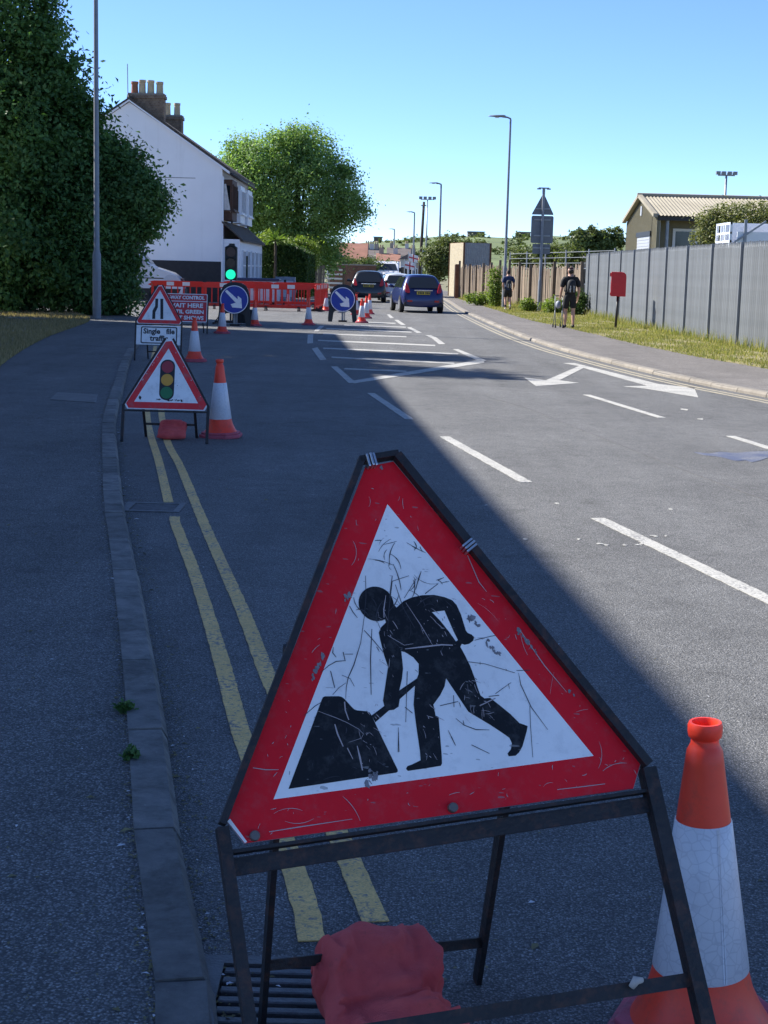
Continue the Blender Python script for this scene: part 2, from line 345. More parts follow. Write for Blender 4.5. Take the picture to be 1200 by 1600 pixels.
# ------------------------------------------------------------------ mesh helpers
class MB:
    def __init__(s): s.v = []; s.f = []; s.mi = []
    def add(s, vs, fs, mi=0):
        o = len(s.v); s.v += [tuple(map(float, p)) for p in vs]
        s.f += [tuple(i + o for i in f) for f in fs]; s.mi += [mi] * len(fs); return s
    def box(s, x0, x1, y0, y1, z0, z1, mi=0):
        vs = [(x, y, z) for z in (z0, z1) for y in (y0, y1) for x in (x0, x1)]
        return s.add(vs, [(0, 2, 3, 1), (4, 5, 7, 6), (0, 1, 5, 4), (2, 6, 7, 3), (0, 4, 6, 2), (1, 3, 7, 5)], mi)
    def bar(s, a, b, w=.02, d=.02, up=(0, 0, 1), mi=0):
        a = Vector(a); b = Vector(b); t = (b - a).normalized(); u = Vector(up)
        if abs(t.dot(u)) > .98: u = Vector((0, 1, 0))
        x = t.cross(u).normalized(); y = x.cross(t).normalized()
        vs = [p + x * (i * w / 2) + y * (j * d / 2) for p in (a, b) for i, j in ((-1, -1), (1, -1), (1, 1), (-1, 1))]
        return s.add(vs, [(3, 2, 1, 0), (4, 5, 6, 7), (0, 1, 5, 4), (1, 2, 6, 5), (2, 3, 7, 6), (3, 0, 4, 7)], mi)
    def tube(s, pts, rad, n=10, mi=0, cap=True):
        pts = [Vector(p) for p in pts]
        if not isinstance(rad, (list, tuple)): rad = [rad] * len(pts)
        vs = []; fs = []
        for i, p in enumerate(pts):
            t = (pts[min(i + 1, len(pts) - 1)] - pts[max(i - 1, 0)]).normalized()
            u = Vector((0, 0, 1)) if abs(t.z) < .9 else Vector((0, 1, 0))
            x = t.cross(u).normalized(); y = x.cross(t)
            for k in range(n):
                a = 2 * math.pi * k / n; vs.append(p + (x * math.cos(a) + y * math.sin(a)) * rad[i])
        for i in range(len(pts) - 1):
            for k in range(n):
                fs.append((i * n + k, i * n + (k + 1) % n, (i + 1) * n + (k + 1) % n, (i + 1) * n + k))
        if cap:
            fs.append(tuple(range(n - 1, -1, -1))); fs.append(tuple((len(pts) - 1) * n + k for k in range(n)))
        return s.add(vs, fs, mi)
    def lathe(s, prof, n=32, mi=0, cx=0, cy=0):
        vs = []; fs = []
        for r, z in prof:
            for k in range(n):
                a = 2 * math.pi * k / n; vs.append((cx + r * math.cos(a), cy + r * math.sin(a), z))
        for i in range(len(prof) - 1):
            for k in range(n):
                fs.append((i * n + k, i * n + (k + 1) % n, (i + 1) * n + (k + 1) % n, (i + 1) * n + k))
        return s.add(vs, fs, mi)
    def poly(s, fn, loops, c0, c1, mi=0):
        """flat shape with holes, between depth c0 (back) and c1 (front); fn(a,b,c) -> point"""
        L = [[Vector((a, b, 0)) for a, b in lp] for lp in loops]
        tris = tessellate_polygon(L); flat = [p for lp in L for p in lp]
        n = len(flat); vs = [fn(p.x, p.y, c1) for p in flat] + [fn(p.x, p.y, c0) for p in flat]
        fs = []
        for a, b, c in tris:
            ar = (flat[b].x - flat[a].x) * (flat[c].y - flat[a].y) - (flat[c].x - flat[a].x) * (flat[b].y - flat[a].y)
            if abs(ar) < 1e-12: continue
            if ar < 0: b, c = c, b
            fs.append((a, b, c)); fs.append((a + n, c + n, b + n))
        o = 0
        for lp in L:
            k = len(lp)
            for i in range(k): fs.append((o + i, o + (i + 1) % k, o + (i + 1) % k + n, o + i + n))
            o += k
        return s.add(vs, fs, mi)
    def build(s, name, mat, parent=None, smooth=False, loc=None, angle=None):
        me = bpy.data.meshes.new(name); me.from_pydata(s.v, [], s.f)
        mats = mat if isinstance(mat, (list, tuple)) else [mat]
        for q in mats: me.materials.append(MATS[q] if isinstance(q, str) else q)
        if len(mats) > 1: me.polygons.foreach_set('material_index', s.mi)
        bm = bmesh.new(); bm.from_mesh(me); bmesh.ops.recalc_face_normals(bm, faces=bm.faces); bm.to_mesh(me); bm.free()
        if smooth:
            me.polygons.foreach_set('use_smooth', [True] * len(me.polygons))
            if angle is not None:
                me.set_sharp_from_angle(angle=math.radians(angle))
        me.update()
        o = bpy.data.objects.new(name, me); COL.objects.link(o)
        if loc is not None: o.location = loc
        if parent is not None: o.parent = parent
        return o

def tag(o, label=None, cat=None, group=None, kind=None):
    if label: o['label'] = label
    if cat: o['category'] = cat
    if group: o['group'] = group
    if kind: o['kind'] = kind
    return o
def thing(name, label, cat, loc=(0, 0, 0), rz=0.0, group=None):
    o = bpy.data.objects.new(name, None); COL.objects.link(o); o.empty_display_size = .1
    o.location = tuple(float(c) for c in loc); o.rotation_euler = (0, 0, rz)
    return tag(o, label, cat, group)
def kids(o): return [c for c in bpy.data.objects if c.parent == o]
def copy_tree(o, parent=None):
    c = o.copy(); COL.objects.link(c)
    if parent is not None: c.parent = parent
    for ch in kids(o): copy_tree(ch, c)
    return c
def struct(o): o['kind'] = 'structure'; return o
def bevel(o, w=.01, seg=2):
    md = o.modifiers.new('bevel', 'BEVEL'); md.width = w; md.segments = seg; md.limit_method = 'ANGLE'; md.angle_limit = math.radians(35); return o

def np_mesh(name, verts, quads, mat, parent=None, attr=None, nper=4):
    verts = np.asarray(verts, np.float32); nf = len(quads)
    me = bpy.data.meshes.new(name)
    me.vertices.add(len(verts)); me.vertices.foreach_set('co', verts.ravel())
    me.loops.add(nf * nper); me.loops.foreach_set('vertex_index', np.asarray(quads, np.int32).ravel())
    me.polygons.add(nf); me.polygons.foreach_set('loop_start', np.arange(0, nf * nper, nper, dtype=np.int32))
    me.update(calc_edges=True)
    if attr is not None:
        a = me.attributes.new('lv', 'FLOAT', 'POINT'); a.data.foreach_set('value', np.asarray(attr, np.float32))
    me.materials.append(MATS[mat])
    o = bpy.data.objects.new(name, me); COL.objects.link(o)
    if parent is not None: o.parent = parent
    return o

def foliage(blobs, n, leaf=.14, seed=1, clump=.45, shell=.55, per=60, flat=.0, zmin=.02):
    """leaf quads gathered in clumps through ellipsoids; returns (verts, quads, attr)"""
    R = np.random.default_rng(seed)
    B = np.array(blobs, float); vol = (B[:, 3] * B[:, 4] + B[:, 4] * B[:, 5] + B[:, 3] * B[:, 5]); pb = vol / vol.sum()
    nc = max(1, n // per)
    bi = R.choice(len(B), nc, p=pb)
    d = R.normal(size=(nc, 3)); d /= np.linalg.norm(d, axis=1)[:, None]
    rr = shell + (1 - shell) * R.random(nc) ** .6
    rr *= 1 + .10 * R.normal(size=nc)
    cc = B[bi, :3] + d * rr[:, None] * B[bi, 3:6]
    cs = clump * (.6 + .8 * R.random(nc)); cv = R.random(nc)
    ci = np.repeat(np.arange(nc), per); N = len(ci)
    p = cc[ci] + R.normal(size=(N, 3)) * cs[ci][:, None] * np.array([.6, .6, .5])
    keep = p[:, 2] > zmin; p = p[keep]; ci = ci[keep]; N = len(p)
    nrm = d[ci] * .8 + R.normal(size=(N, 3)) * .7 + np.array([0, 0, .5]); nrm /= np.linalg.norm(nrm, axis=1)[:, None]
    a = np.cross(nrm, R.normal(size=(N, 3))); a /= np.linalg.norm(a, axis=1)[:, None] + 1e-9
    b = np.cross(nrm, a)
    L = leaf * (.6 + .7 * R.random(N)); W = L * (.45 + .2 * R.random(N))
    fold = (R.random(N) - .5) * .5
    v = np.empty((N, 4, 3)); 
    v[:, 0] = p - a * (L / 2)[:, None]; v[:, 1] = p + b * (W / 2)[:, None] + nrm * (fold * W)[:, None]
    v[:, 2] = p + a * (L / 2)[:, None] - nrm * (L * .15)[:, None]; v[:, 3] = p - b * (W / 2)[:, None] + nrm * (fold * W)[:, None]
    at = np.clip(.75 * cv[ci] + .25 * R.random(N), 0, 1)
    return v.reshape(-1, 3), np.arange(N * 4).reshape(-1, 4), np.repeat(at, 4)

def tree(name, label, base, blobs, n, leafmat, leaf=.14, seed=1, clump=.45, trunk_r=.18, trunk_h=None, group=None, cat='tree', shell=.55, per=60, limbs=7, zmin=.02):
    base = np.array(base, float)
    t = thing(name, label, cat, base, 0, group)
    B = [(b[0] - base[0], b[1] - base[1], b[2] - base[2], b[3], b[4], b[5]) for b in blobs]
    v, q, at = foliage(B, n, leaf, seed, clump, shell, per, zmin=zmin)
    np_mesh('crown', v, q, leafmat, t, at)
    R = random.Random(seed); mb = MB()
    top = trunk_h or max(b[2] for b in B)
    cx = sum(b[0] for b in B) / len(B); cy = sum(b[1] for b in B) / len(B)
    pts = [(0, 0, -.05), (cx * .1 + .05, cy * .1, top * .3), (cx * .35, cy * .35 + .05, top * .65), (cx * .6, cy * .6, top)]
    mb.tube(pts, [trunk_r * 1.2, trunk_r * .9, trunk_r * .6, trunk_r * .3], 9)
    for b in (B * 3)[:limbs]:
        s0 = Vector(pts[1]).lerp(Vector(pts[2]), R.random())
        e = Vector((b[0] + R.uniform(-.4, .4) * b[3], b[1] + R.uniform(-.4, .4) * b[4], b[2] + R.uniform(-.2, .4) * b[5]))
        mid = s0.lerp(e, .5) + Vector((R.uniform(-.2, .2), R.uniform(-.2, .2), R.uniform(0, .3)))
        mb.tube([s0, mid, e], [trunk_r * .45, trunk_r * .3, trunk_r * .1], 6)
    mb.build('trunk', 'bark', t, True)
    return t

def blades(name, poly_fn, n, mat, h=(.04, .14), seed=3, w=.007, lean=.5):
    R = np.random.default_rng(seed); p = poly_fn(R, n); N = len(p)
    ang = R.random(N) * 6.283; hh = h[0] + (h[1] - h[0]) * R.random(N) ** 2
    dx = np.cos(ang) * w; dy = np.sin(ang) * w; la = R.random(N) * 6.283; ll = hh * lean * R.random(N)
    v = np.empty((N, 3, 3))
    v[:, 0] = p + np.stack([dx, dy, 0 * dx], 1); v[:, 1] = p - np.stack([dx, dy, 0 * dx], 1)
    v[:, 2] = p + np.stack([np.cos(la) * ll, np.sin(la) * ll, hh], 1)
    o = np_mesh(name, v.reshape(-1, 3), np.arange(N * 3).reshape(-1, 3), mat, None, np.repeat(R.random(N), 3), 3)
    return o

def text_mesh(body, size, fn, c, embolden=.0, align='CENTER', spacing=1.0, width=None):
    """lettering as flat faces at depth c in the (a,b) plane of fn"""
    cu = bpy.data.curves.new('lettering', 'FONT'); cu.body = body; cu.size = size; cu.align_x = align; cu.offset = embolden
    cu.space_character = spacing; cu.resolution_u = 3
    ob = bpy.data.objects.new('lettering', cu); COL.objects.link(ob)
    bpy.context.view_layer.update()
    me = ob.to_mesh(); vs = [(q.co.x, q.co.y) for q in me.vertices]; fs = [tuple(p.vertices) for p in me.polygons]
    ob.to_mesh_clear(); bpy.data.objects.remove(ob); bpy.data.curves.remove(cu)
    if width and vs:
        x0 = min(a for a, b in vs); x1 = max(a for a, b in vs); k = width / (x1 - x0)
        vs = [((a - (x0 + x1) / 2) * k, b) for a, b in vs]
    return vs, fs

def smooth_loop(pts, n=4):
    out = []; k = len(pts)
    for i in range(k):
        p0, p1, p2, p3 = [np.array(pts[(i + j) % k], float) for j in (-1, 0, 1, 2)]
        for s in range(n):
            t = s / n
            out.append(tuple(.5 * ((2 * p1) + (-p0 + p2) * t + (2 * p0 - 5 * p1 + 4 * p2 - p3) * t * t + (-p0 + 3 * p1 - 3 * p2 + p3) * t ** 3)))
    return out
def circle(r, n=28, cx=0, cy=0): return [(cx + r * math.cos(2 * math.pi * i / n), cy + r * math.sin(2 * math.pi * i / n)) for i in range(n)]
def rrect(x0, x1, y0, y1, r, n=4):
    out = []
    for cx, cy, a0 in ((x1 - r, y1 - r, 0), (x0 + r, y1 - r, 90), (x0 + r, y0 + r, 180), (x1 - r, y0 + r, 270)):
        for i in range(n + 1):
            a = math.radians(a0 + 90 * i / n); out.append((cx + r * math.cos(a), cy + r * math.sin(a)))
    return out

# ================================================================== THE SETTING
FW_L = .07      # left footway level
FW_R = .065      # right footway level
LK = [(-.05, -6), (-.05, .5), (-.20, 2.2), (-.33, 3.07), (-.48, 3.74), (-.67, 4.76), (-1.0, 6.45), (-1.42, 8.54), (-1.70, 9.9), (-2.19, 12.5), (-2.75, 15.6),
      (-3.53, 20.7), (-4.14, 24.7), (-4.80, 29.5), (-5.65, 36.0), (-6.7, 43.0), (-8.3, 47.0), (-11, 48.5), (-16, 49)]
RK = [(13, -6), (9.6, 4), (7.6, 11), (6.1, 17.2), (5.25, 21.2), (4.80, 23.3), (4.34, 26.5), (3.84, 31.3), (3.60, 34.6), (3.33, 41.5), (3.14, 53.3),
      (3.02, 67), (3.15, 87), (3.0, 120), (2.2, 180), (.6, 260), (-2, 400)]
def resample(line, step):
    P = [np.array(p, float) for p in line]; out = [P[0]]; carry = 0
    # smooth first
    Q = []
    for i in range(len(P) - 1):
        p0 = P[max(i - 1, 0)]; p1 = P[i]; p2 = P[i + 1]; p3 = P[min(i + 2, len(P) - 1)]
        for s in range(12):
            t = s / 12; Q.append(.5 * ((2 * p1) + (-p0 + p2) * t + (2 * p0 - 5 * p1 + 4 * p2 - p3) * t * t + (-p0 + 3 * p1 - 3 * p2 + p3) * t ** 3))
    Q.append(P[-1]); out = [Q[0]]; acc = 0
    for a, b in zip(Q, Q[1:]):
        L = np.linalg.norm(b - a)
        while acc + L >= step and L > 1e-9:
            t = (step - acc) / L; a = a + (b - a) * t; out.append(a); L = np.linalg.norm(b - a); acc = 0
        acc += L
    out.append(Q[-1]); return out
def offset(line, d):
    out = []
    for i, p in enumerate(line):
        a = line[max(i - 1, 0)]; b = line[min(i + 1, len(line) - 1)]
        t = (np.array(b) - np.array(a)); t = t / np.linalg.norm(t); out.append(np.array(p) + np.array([-t[1], t[0]]) * d)
    return out
lk = resample(LK, .5); rk = resample(RK, 1.0)
def xat(line, Y):
    for a, b in zip(line, line[1:]):
        if a[1] <= Y <= b[1]: return a[0] + (b[0] - a[0]) * (Y - a[1]) / (b[1] - a[1] + 1e-9)
    return line[-1][0]
ident = lambda a, b, c: (a, b, c)

# gullies: openings in the road and in the ground under it
GUL = [(-.365, .075, 2.90, 3.37), (-1.70, -1.36, 9.93, 10.27)]
def hole(g): return [(g[0], g[2]), (g[1], g[2]), (g[1], g[3]), (g[0], g[3])]
gr = MB()
L = [[Vector((x, y, 0)) for x, y in lp] for lp in ([(-2500, -400), (2500, -400), (2500, 3600), (-2500, 3600)], hole(GUL[0]), hole(GUL[1]))]
fl = [p for lp in L for p in lp]
gr.add([(p.x, p.y, -.035) for p in fl], [t for t in tessellate_polygon(L)])
struct(gr.build('ground', 'ground_earth'))

road_out = [(13, -6)] + [tuple(p) for p in rk if -5.5 < p[1]] + [(-9, 400), (-6.5, 260), (-4.9, 180), (-4.6, 120), (-4.6, 88), (-6.7, 83), (-6.7, 69.8), (-30, 69.8), (-30, 49)] + [tuple(p) for p in reversed(lk)]
L = [[Vector((x, y, 0)) for x, y in lp] for lp in (road_out, hole(GUL[0]), hole(GUL[1]))]
fl = [p for lp in L for p in lp]
rm = MB(); rm.add([(p.x, p.y, 0) for p in fl], [t for t in tessellate_polygon(L)])
ROAD = struct(rm.build('road', 'asphalt'))
for p in ROAD.data.polygons:
    if p.normal.z < 0: p.flip()
ROAD.data.update()

# ---- left kerb of single stones, left footway, left verge
KERB = bpy.data.objects.new('kerb', None); COL.objects.link(KERB); struct(KERB)
def kerb_stones(line, parent, side, h, mat, step, width, ymax, ymin=-5):
    pts = resample(line, step)
    for a, b in zip(pts, pts[1:]):
        if b[1] > ymax or a[1] < ymin: continue
        t = (b - a); Ls = np.linalg.norm(t); t = t / Ls; nn = np.array([-t[1], t[0]]) * side
        g = .006; A = a + t * g; B = b - t * g; ch = .022
        dz = random.uniform(-.004, .004); dx = random.uniform(-.004, .004)
        prof = [(0 + dx, -.1), (0 + dx, h - ch * 1.6 + dz), (ch * .9 + dx, h + dz), (width, h + dz), (width, -.1)]
        vs = []
        for P in (A, B):
            for d, z in prof: vs.append((P[0] + nn[0] * d, P[1] + nn[1] * d, z))
        k = len(prof); fs = [(i, (i + 1) % k, k + (i + 1) % k, k + i) for i in range(k)] + [tuple(range(k)), tuple(range(2 * k - 1, k - 1, -1))]
        q = MB().add(vs, fs).build('kerb_stone', mat, parent)
def kerb_bed(line, parent, side, h, width, ymax, ymin):
    P = [p for p in resample(line, .5) if ymin < p[1] < ymax]; a = offset(P, side * .012); b = offset(P, side * (width - .004)); m_ = MB(); n = len(P)
    m_.add([(q[0], q[1], -.05) for q in a] + [(q[0], q[1], h) for q in a] + [(q[0], q[1], h) for q in b], [(i, i + 1, n + i + 1, n + i) for i in range(n - 1)] + [(n + i, n + i + 1, 2 * n + i + 1, 2 * n + i) for i in range(n - 1)])
    m_.build('kerb_bed', 'cover_concrete', parent)
kerb_bed(LK, KERB, 1, FW_L - .006, .127, 60, -5)
kerb_stones(LK, KERB, 1, FW_L + .008, 'kerb_concrete', .915, .127, 60)
back = offset(lk, .105)
lv = [(-2.6, -6), (-3.0, 5), (-4.2, 14.5), (-5.82, 23.1), (-7.02, 31.5), (-8.0, 41), (-9.3, 45.5)]
lvs = [tuple(p) for p in resample(lv, 1.0)]
poly = [tuple(p) for p in back if p[1] < 48.0 and p[0] > -9.6] + [(-9.6, 47.6)] + list(reversed(lvs))
fm = MB().poly(ident, [poly], -.03, FW_L); PATH_L = struct(fm.build('footway', 'tarmac_path'))
poly = lvs + [(-9.6, 47.6), (-22, 48.3), (-22, -6)]
fm = MB().poly(ident, [poly], -.03, FW_L + .012); struct(fm.build('verge', 'verge_soil'))
def left_verge(R, n):
    y = 18 + 30 * R.random(n) ; x0 = np.interp(y, [q[1] for q in lvs], [q[0] for q in lvs]); x = x0 + .06 - (13.0 + x0).clip(1, 20) * R.random(n) ** 1.6
    k = (x > -.27 * y - 1) ; z = np.full(k.sum(), FW_L + .012)
    return np.stack([x[k], y[k], z], 1)
tag(blades('verge_grass', left_verge, 60000, 'grass_shade', (.03, .12), 5, .008), 'short dry olive grass on the verge under the dark bushes', 'grass', kind='stuff')
# patched inspection cover in the left footway
pc = thing('inspection_cover', 'pale rectangular inspection cover let into the shaded tarmac footway', 'cover')
c4 = [G(90, 613, FW_L), G(153, 617, FW_L), G(150, 630, FW_L), G(78, 625, FW_L)]
MB().poly(ident, [[(p[0], p[1]) for p in c4]], FW_L - .02, FW_L + .005).build('frame', 'cast_iron', pc)
mid = np.mean(np.array(c4), 0); c5 = [mid + (p - mid) * .93 for p in c4]
MB().poly(ident, [[(p[0], p[1]) for p in c5]], FW_L, FW_L + .008).build('lid', 'cover_concrete', pc)
# slab in the left verge
q = G(42, 500, FW_L); sm = MB().box(q[0] - .5, q[0] + .5, q[1] - .3, q[1] + .3, FW_L, FW_L + .06)
tag(sm.build('slab', 'cover_concrete'), 'small concrete slab lying in the dry grass verge', 'slab')

# ---- right kerb, footway, verge
KERB2 = bpy.data.objects.new('kerb', None); COL.objects.link(KERB2); struct(KERB2)
kerb_stones(RK, KERB2, -1, FW_R + .005, 'kerb_tan', .915, .16, 62, 15)
kerb_bed(RK, KERB2, -1, FW_R - .006, .16, 64, 14)
kb = offset(rk, -.145)
km = MB()
pts = [p for p in rk if 60.2 < p[1] < 330]
for a, b in zip(pts, pts[1:]):
    km.add([(a[0], a[1], -.1), (b[0], b[1], -.1), (b[0], b[1], FW_R), (a[0], a[1], FW_R), (a[0] + .16, a[1], FW_R + .003), (b[0] + .16, b[1], FW_R + .003)], [(0, 1, 2, 3), (3, 2, 5, 4)])
km.build('kerb_run', 'kerb_tan', KERB2)
RG = [(16.5, -6), (12.2, 4), (9.6, 11), (7.9, 18), (6.95, 24), (6.69, 27.1), (6.22, 30.4), (5.79, 35.6), (5.35, 45), (4.85, 52), (4.6, 65), (4.15, 93)]
rg = resample(RG, 1.0)
poly = [tuple(p) for p in kb if p[1] < 93] + [tuple(p) for p in reversed(rg)]
fm = MB().poly(ident, [poly], -.03, FW_R); struct(fm.build('footway', 'path_sunny'))
pts = [p for p in kb if p[1] > 92]
poly = [tuple(p) for p in pts] + [(p[0] + 1.6, p[1]) for p in reversed(pts)]
struct(MB().poly(ident, [poly], -.03, FW_R - .004).build('footway', 'path_sunny'))
FEN = [(8.9, 22.0), (8.42, 29.5), (8.2, 33.4), (7.85, 45), (7.8, 62)]
WF = [(7.75, 62.4), (6.6, 72), (5.4, 82), (4.5, 91), (4.12, 97)]
poly = [tuple(p) for p in rg] + [(4.3, 97.6)] + list(reversed([(x + .5, y) for x, y in WF])) + [(9.4, 45), (9.8, 30), (20, 4), (22, -6)]
fm = MB().poly(ident, [poly], -.03, FW_R + .012); struct(fm.build('verge', 'verge_soil_sun'))
RGx = [p[0] for p in rg]; RGy = [p[1] for p in rg]; FY = [p[1] for p in FEN + WF]; FX = [p[0] for p in FEN + WF]
def right_verge(R, n):
    y = 24 + 68 * R.random(n); x0 = np.interp(y, RGy, RGx) - .12; x1 = np.interp(y, FY, FX) + .1
    x = x0 + (x1 - x0) * R.random(n)
    cl = np.sin(x * 3.1 + y * 1.7) + np.sin(y * .9 - x * 2.3)
    k = R.random(n) < .55 + .25 * cl
    return np.stack([x[k], y[k], np.full(k.sum(), FW_R + .01)], 1)
tag(blades('verge_grass', right_verge, 130000, 'grass_sun', (.02, .085), 6, .010), 'sunlit patchy grass on the verge below the fences', 'grass', kind='stuff')
def fence_foot(R, n):
    y = 24 + 68 * R.random(n); x1 = np.interp(y, FY, FX); x = x1 - .25 * R.random(n) ** 2 - .03
    return np.stack([x, y, np.full(n, FW_R + .01)], 1)
tag(blades('tall_grass', fence_foot, 6500, 'grass_sun', (.06, .36), 8, .010), 'taller grass growing along the foot of the fences', 'grass', kind='stuff')

# ---- gullies
def gully(g, label, nb, along):
    t = thing('gully_grate', label, 'drain', ((g[0] + g[1]) / 2, (g[2] + g[3]) / 2, 0))
    W = (g[1] - g[0]) / 2; H = (g[3] - g[2]) / 2
    p = MB(); d = -.35
    p.add([(-W, -H, d), (W, -H, d), (W, H, d), (-W, H, d), (-W, -H, .0), (W, -H, .0), (W, H, .0), (-W, H, .0)], [(0, 1, 2, 3), (0, 4, 5, 1), (1, 5, 6, 2), (2, 6, 7, 3), (3, 7, 4, 0)])
    p.build('pit', 'pit_dark', t)
    f = .022
    fr = MB().poly(ident, [[(-W - .035, -H - .02), (W + .02, -H - .02), (W + .02, H + .02), (-W - .035, H + .02)], [(-W + f, -H + f), (W - f, -H + f), (W - f, H - f), (-W + f, H - f)]], -.03, .008)
    fr.build('frame', 'cast_iron', t)
    a = -H + f if along == 'x' else -W + f
    span = (H if along == 'x' else W) * 2 - 2 * f; st = span / nb
    for i in range(nb):
        c = a + (i + .5) * st; b = MB()
        if along == 'x': b.box(-W + f + .004, W - f - .004, c - st * .27, c + st * .27, -.03, .004)
        else: b.box(c - st * .27, c + st * .27, -H + f + .004, H - f - .004, -.03, .004)
        bevel(b.build('bar', 'cast_iron', t), .003, 1)
    return t
g1 = gully(GUL[0], 'iron gully grate under the large men-at-work sign, beside the kerb', 9, 'x')
MB().box(-.318, -.262, -.24, .24, .0085, .0115).build('side_plate', 'plate_grey', g1)
gully(GUL[1], 'small iron gully grate crossed by the inner yellow line', 7, 'x')

# ---- painted markings: parts of the road
def mark(name, pts, mat='white_marking', z=.004):
    o = MB().poly(ident, [pts], z - .003, z).build(name, mat, ROAD); return o
def ground_px(P): return [tuple(G(x, y)[:2]) for x, y in P]
def ribbon(line, w, n=3):
    P = resample(line, .05 if line[0][1] < 6 else .4); RJ = random.Random(len(P))
    if line[0][1] < 6:
        a = [p + np.array([RJ.gauss(0, .0014), 0]) for p in offset(P, w / 2)]; b = [p + np.array([RJ.gauss(0, .0014), 0]) for p in offset(P, -w / 2)]
        return [tuple(p) for p in a] + [tuple(p) for p in reversed(b)]
    a = offset(P, w / 2); b = offset(P, -w / 2)
    return [tuple(p) for p in a] + [tuple(p) for p in reversed(b)]
# double yellow lines on the left, broken by the gully
yl1 = [(-.145, 3.49), (-.23, 4.0), (-.455, 5.04), (-.675, 6.26), (-.975, 7.86), (-1.29, 9.42), (-1.345, 9.75)]
yl1b = [(-1.47, 10.35), (-1.87, 12.58), (-2.23, 14.49), (-2.61, 16.7), (-3.35, 21.5), (-3.95, 25.8), (-4.62, 30.6)]
yl2 = [(0.005, 3.61), (-.085, 4.08), (-.435, 5.87), (-.665, 7.13), (-1.12, 9.47), (-1.64, 12.21), (-2.0, 13.99), (-2.46, 16.74), (-3.2, 21.5), (-3.8, 25.8), (-4.47, 30.6)]
for ln in (yl1, yl1b, yl2): mark('yellow_line', ribbon(ln, .066), 'yellow_marking')
# centre dashes
def dash(a, b, w=.1, far=False):
    a = np.array(a); b = np.array(b); t = (b - a) / np.linalg.norm(b - a); n = np.array([-t[1], t[0]]) * w / 2
    RJ = random.Random(int(a[1] * 10)); k = 60
    e1 = [a + (b - a) * i / k + n * (1 + RJ.gauss(0, .05)) for i in range(k + 1)]; e2 = [a + (b - a) * i / k - n * (1 + RJ.gauss(0, .05)) for i in range(k + 1)]
    mark('lane_dash', [tuple(q) for q in e1] + [tuple(q) for q in reversed(e2)])
for a, b in (((2.33, 5.9), (1.43, 10.14)), ((1.10, 11.83), (.575, 15.04)), ((.25, 16.75), (-.215, 20.2)), ((3.9, 13.3), (3.56, 15.82)), ((3.18, 17.71), (2.71, 20.89))): dash(a, b)
# hatched island
NT_ = [0]
def tick(P):
    NT_[0] += 1; mark('hatch_line', ground_px(P), z=.004 + .0005 * (NT_[0] % 5))
tick([(517, 573), (527, 573), (556, 598), (545, 599)])
tick([(547, 596), (754, 562), (757, 567), (553, 599.5)])
tick([(708, 546), (716, 546), (760, 563.5), (751, 566)])
for P in ([(487, 545), (496, 543), (510, 562), (500, 563)], [(480, 537), (481, 523), (489.5, 522), (489, 536)], [(490, 518), (500, 509), (507, 509), (497, 518)]): tick(P)
for (x0, y0, x1, y1) in ((538, 576.5, 635, 580.5), (518, 558.5, 710, 568), (505, 544.5, 716, 553.5), (497, 532, 680, 540), (505, 522, 635, 526.5), (510, 513.5, 643, 519.3), (538, 508.5, 634, 511.5), (560, 503.5, 618, 505.5)):
    h = 1.0 if y0 > 525 else .75
    tick([(x0, y0 - h), (x1, y1 - h), (x1, y1 + h), (x0, y0 + h)])
for P in ([(665, 524), (673, 524), (683, 528.2), (677, 529)], [(673, 527), (681, 527), (696, 538), (686, 538)], [(636, 512), (642, 511.5), (659, 520), (652, 520.5)], [(616, 500), (622, 500), (634, 508), (627, 508)], [(604.5, 491.5), (609, 491.5), (615.5, 497), (610, 497.5)]): tick(P)
# turning arrow in the far lane
mark('arrow_marking', ground_px([(880, 567.5), (898, 567.5), (1030, 600.5), (1085, 606.5), (1091, 621), (1010, 607.5), (974, 604), (1012, 603), (912, 575), (874, 594.5), (905, 598.5), (838, 603.5), (819, 590), (853, 594.5), (905, 572)]))
# double yellow along the right kerb
for d in (.24, .40):
    P = [p for p in offset(rk, d) if 16 < p[1] < 120]
    for i0 in range(0, len(P) - 1, 26):
        seg = [tuple(p) for p in P[i0:i0 + 27]]
        if len(seg) > 2: mark('yellow_line', ribbon(seg, .07), 'pale_yellow_marking')
# tar seam, painted sky reflection of a wet patch, paint specks
seam = [tuple(G(x, y)[:2]) for x, y in ((762, 620), (830, 640), (900, 668), (1000, 707), (1090, 742), (1200, 782))]
mark('tar_seam', ribbon(seam, .022), 'tar_seam', .0035)
R_ = random.Random(4)
def blot(cx, cy, rx, ry, n, rough, seed):
    R = random.Random(seed); return smooth_loop([(cx + rx * math.cos(6.283 * i / n) * (1 + R.uniform(-rough, rough)), cy + ry * math.sin(6.283 * i / n) * (1 + R.uniform(-rough, rough))) for i in range(n)], 3)
pb = [(1085, 707), (1108, 709), (1125, 706.5), (1150, 708), (1175, 706), (1215, 706), (1225, 713), (1205, 714), (1190, 719), (1175, 722.5), (1165, 719.5), (1150, 720.5), (1132, 716), (1118, 713.5), (1100, 711.5)]
mark('sky_blue_patch', ground_px(smooth_loop(pb, 3)), 'road_sky_blue', .0035)
for i, (x, y, rx) in enumerate(((937, 850, 7), (947, 852, 9), (976, 852, 5), (998, 852, 8), (1022, 838, 9), (1003, 850, 4), (820, 843, 6), (1040, 838, 4), (905, 843, 5), (760, 790, 5), (1048, 796, 6), (870, 787, 5), (1070, 640, 9), (1095, 655, 8), (850, 598, 5))):
    c = G(x, y); k = c[1] / F
    mark('paint_speck', blot(c[0], c[1], rx * k * .6, 1.0 * k * c[1] / 1.6, 9, .5, i), 'white_marking', .0042)

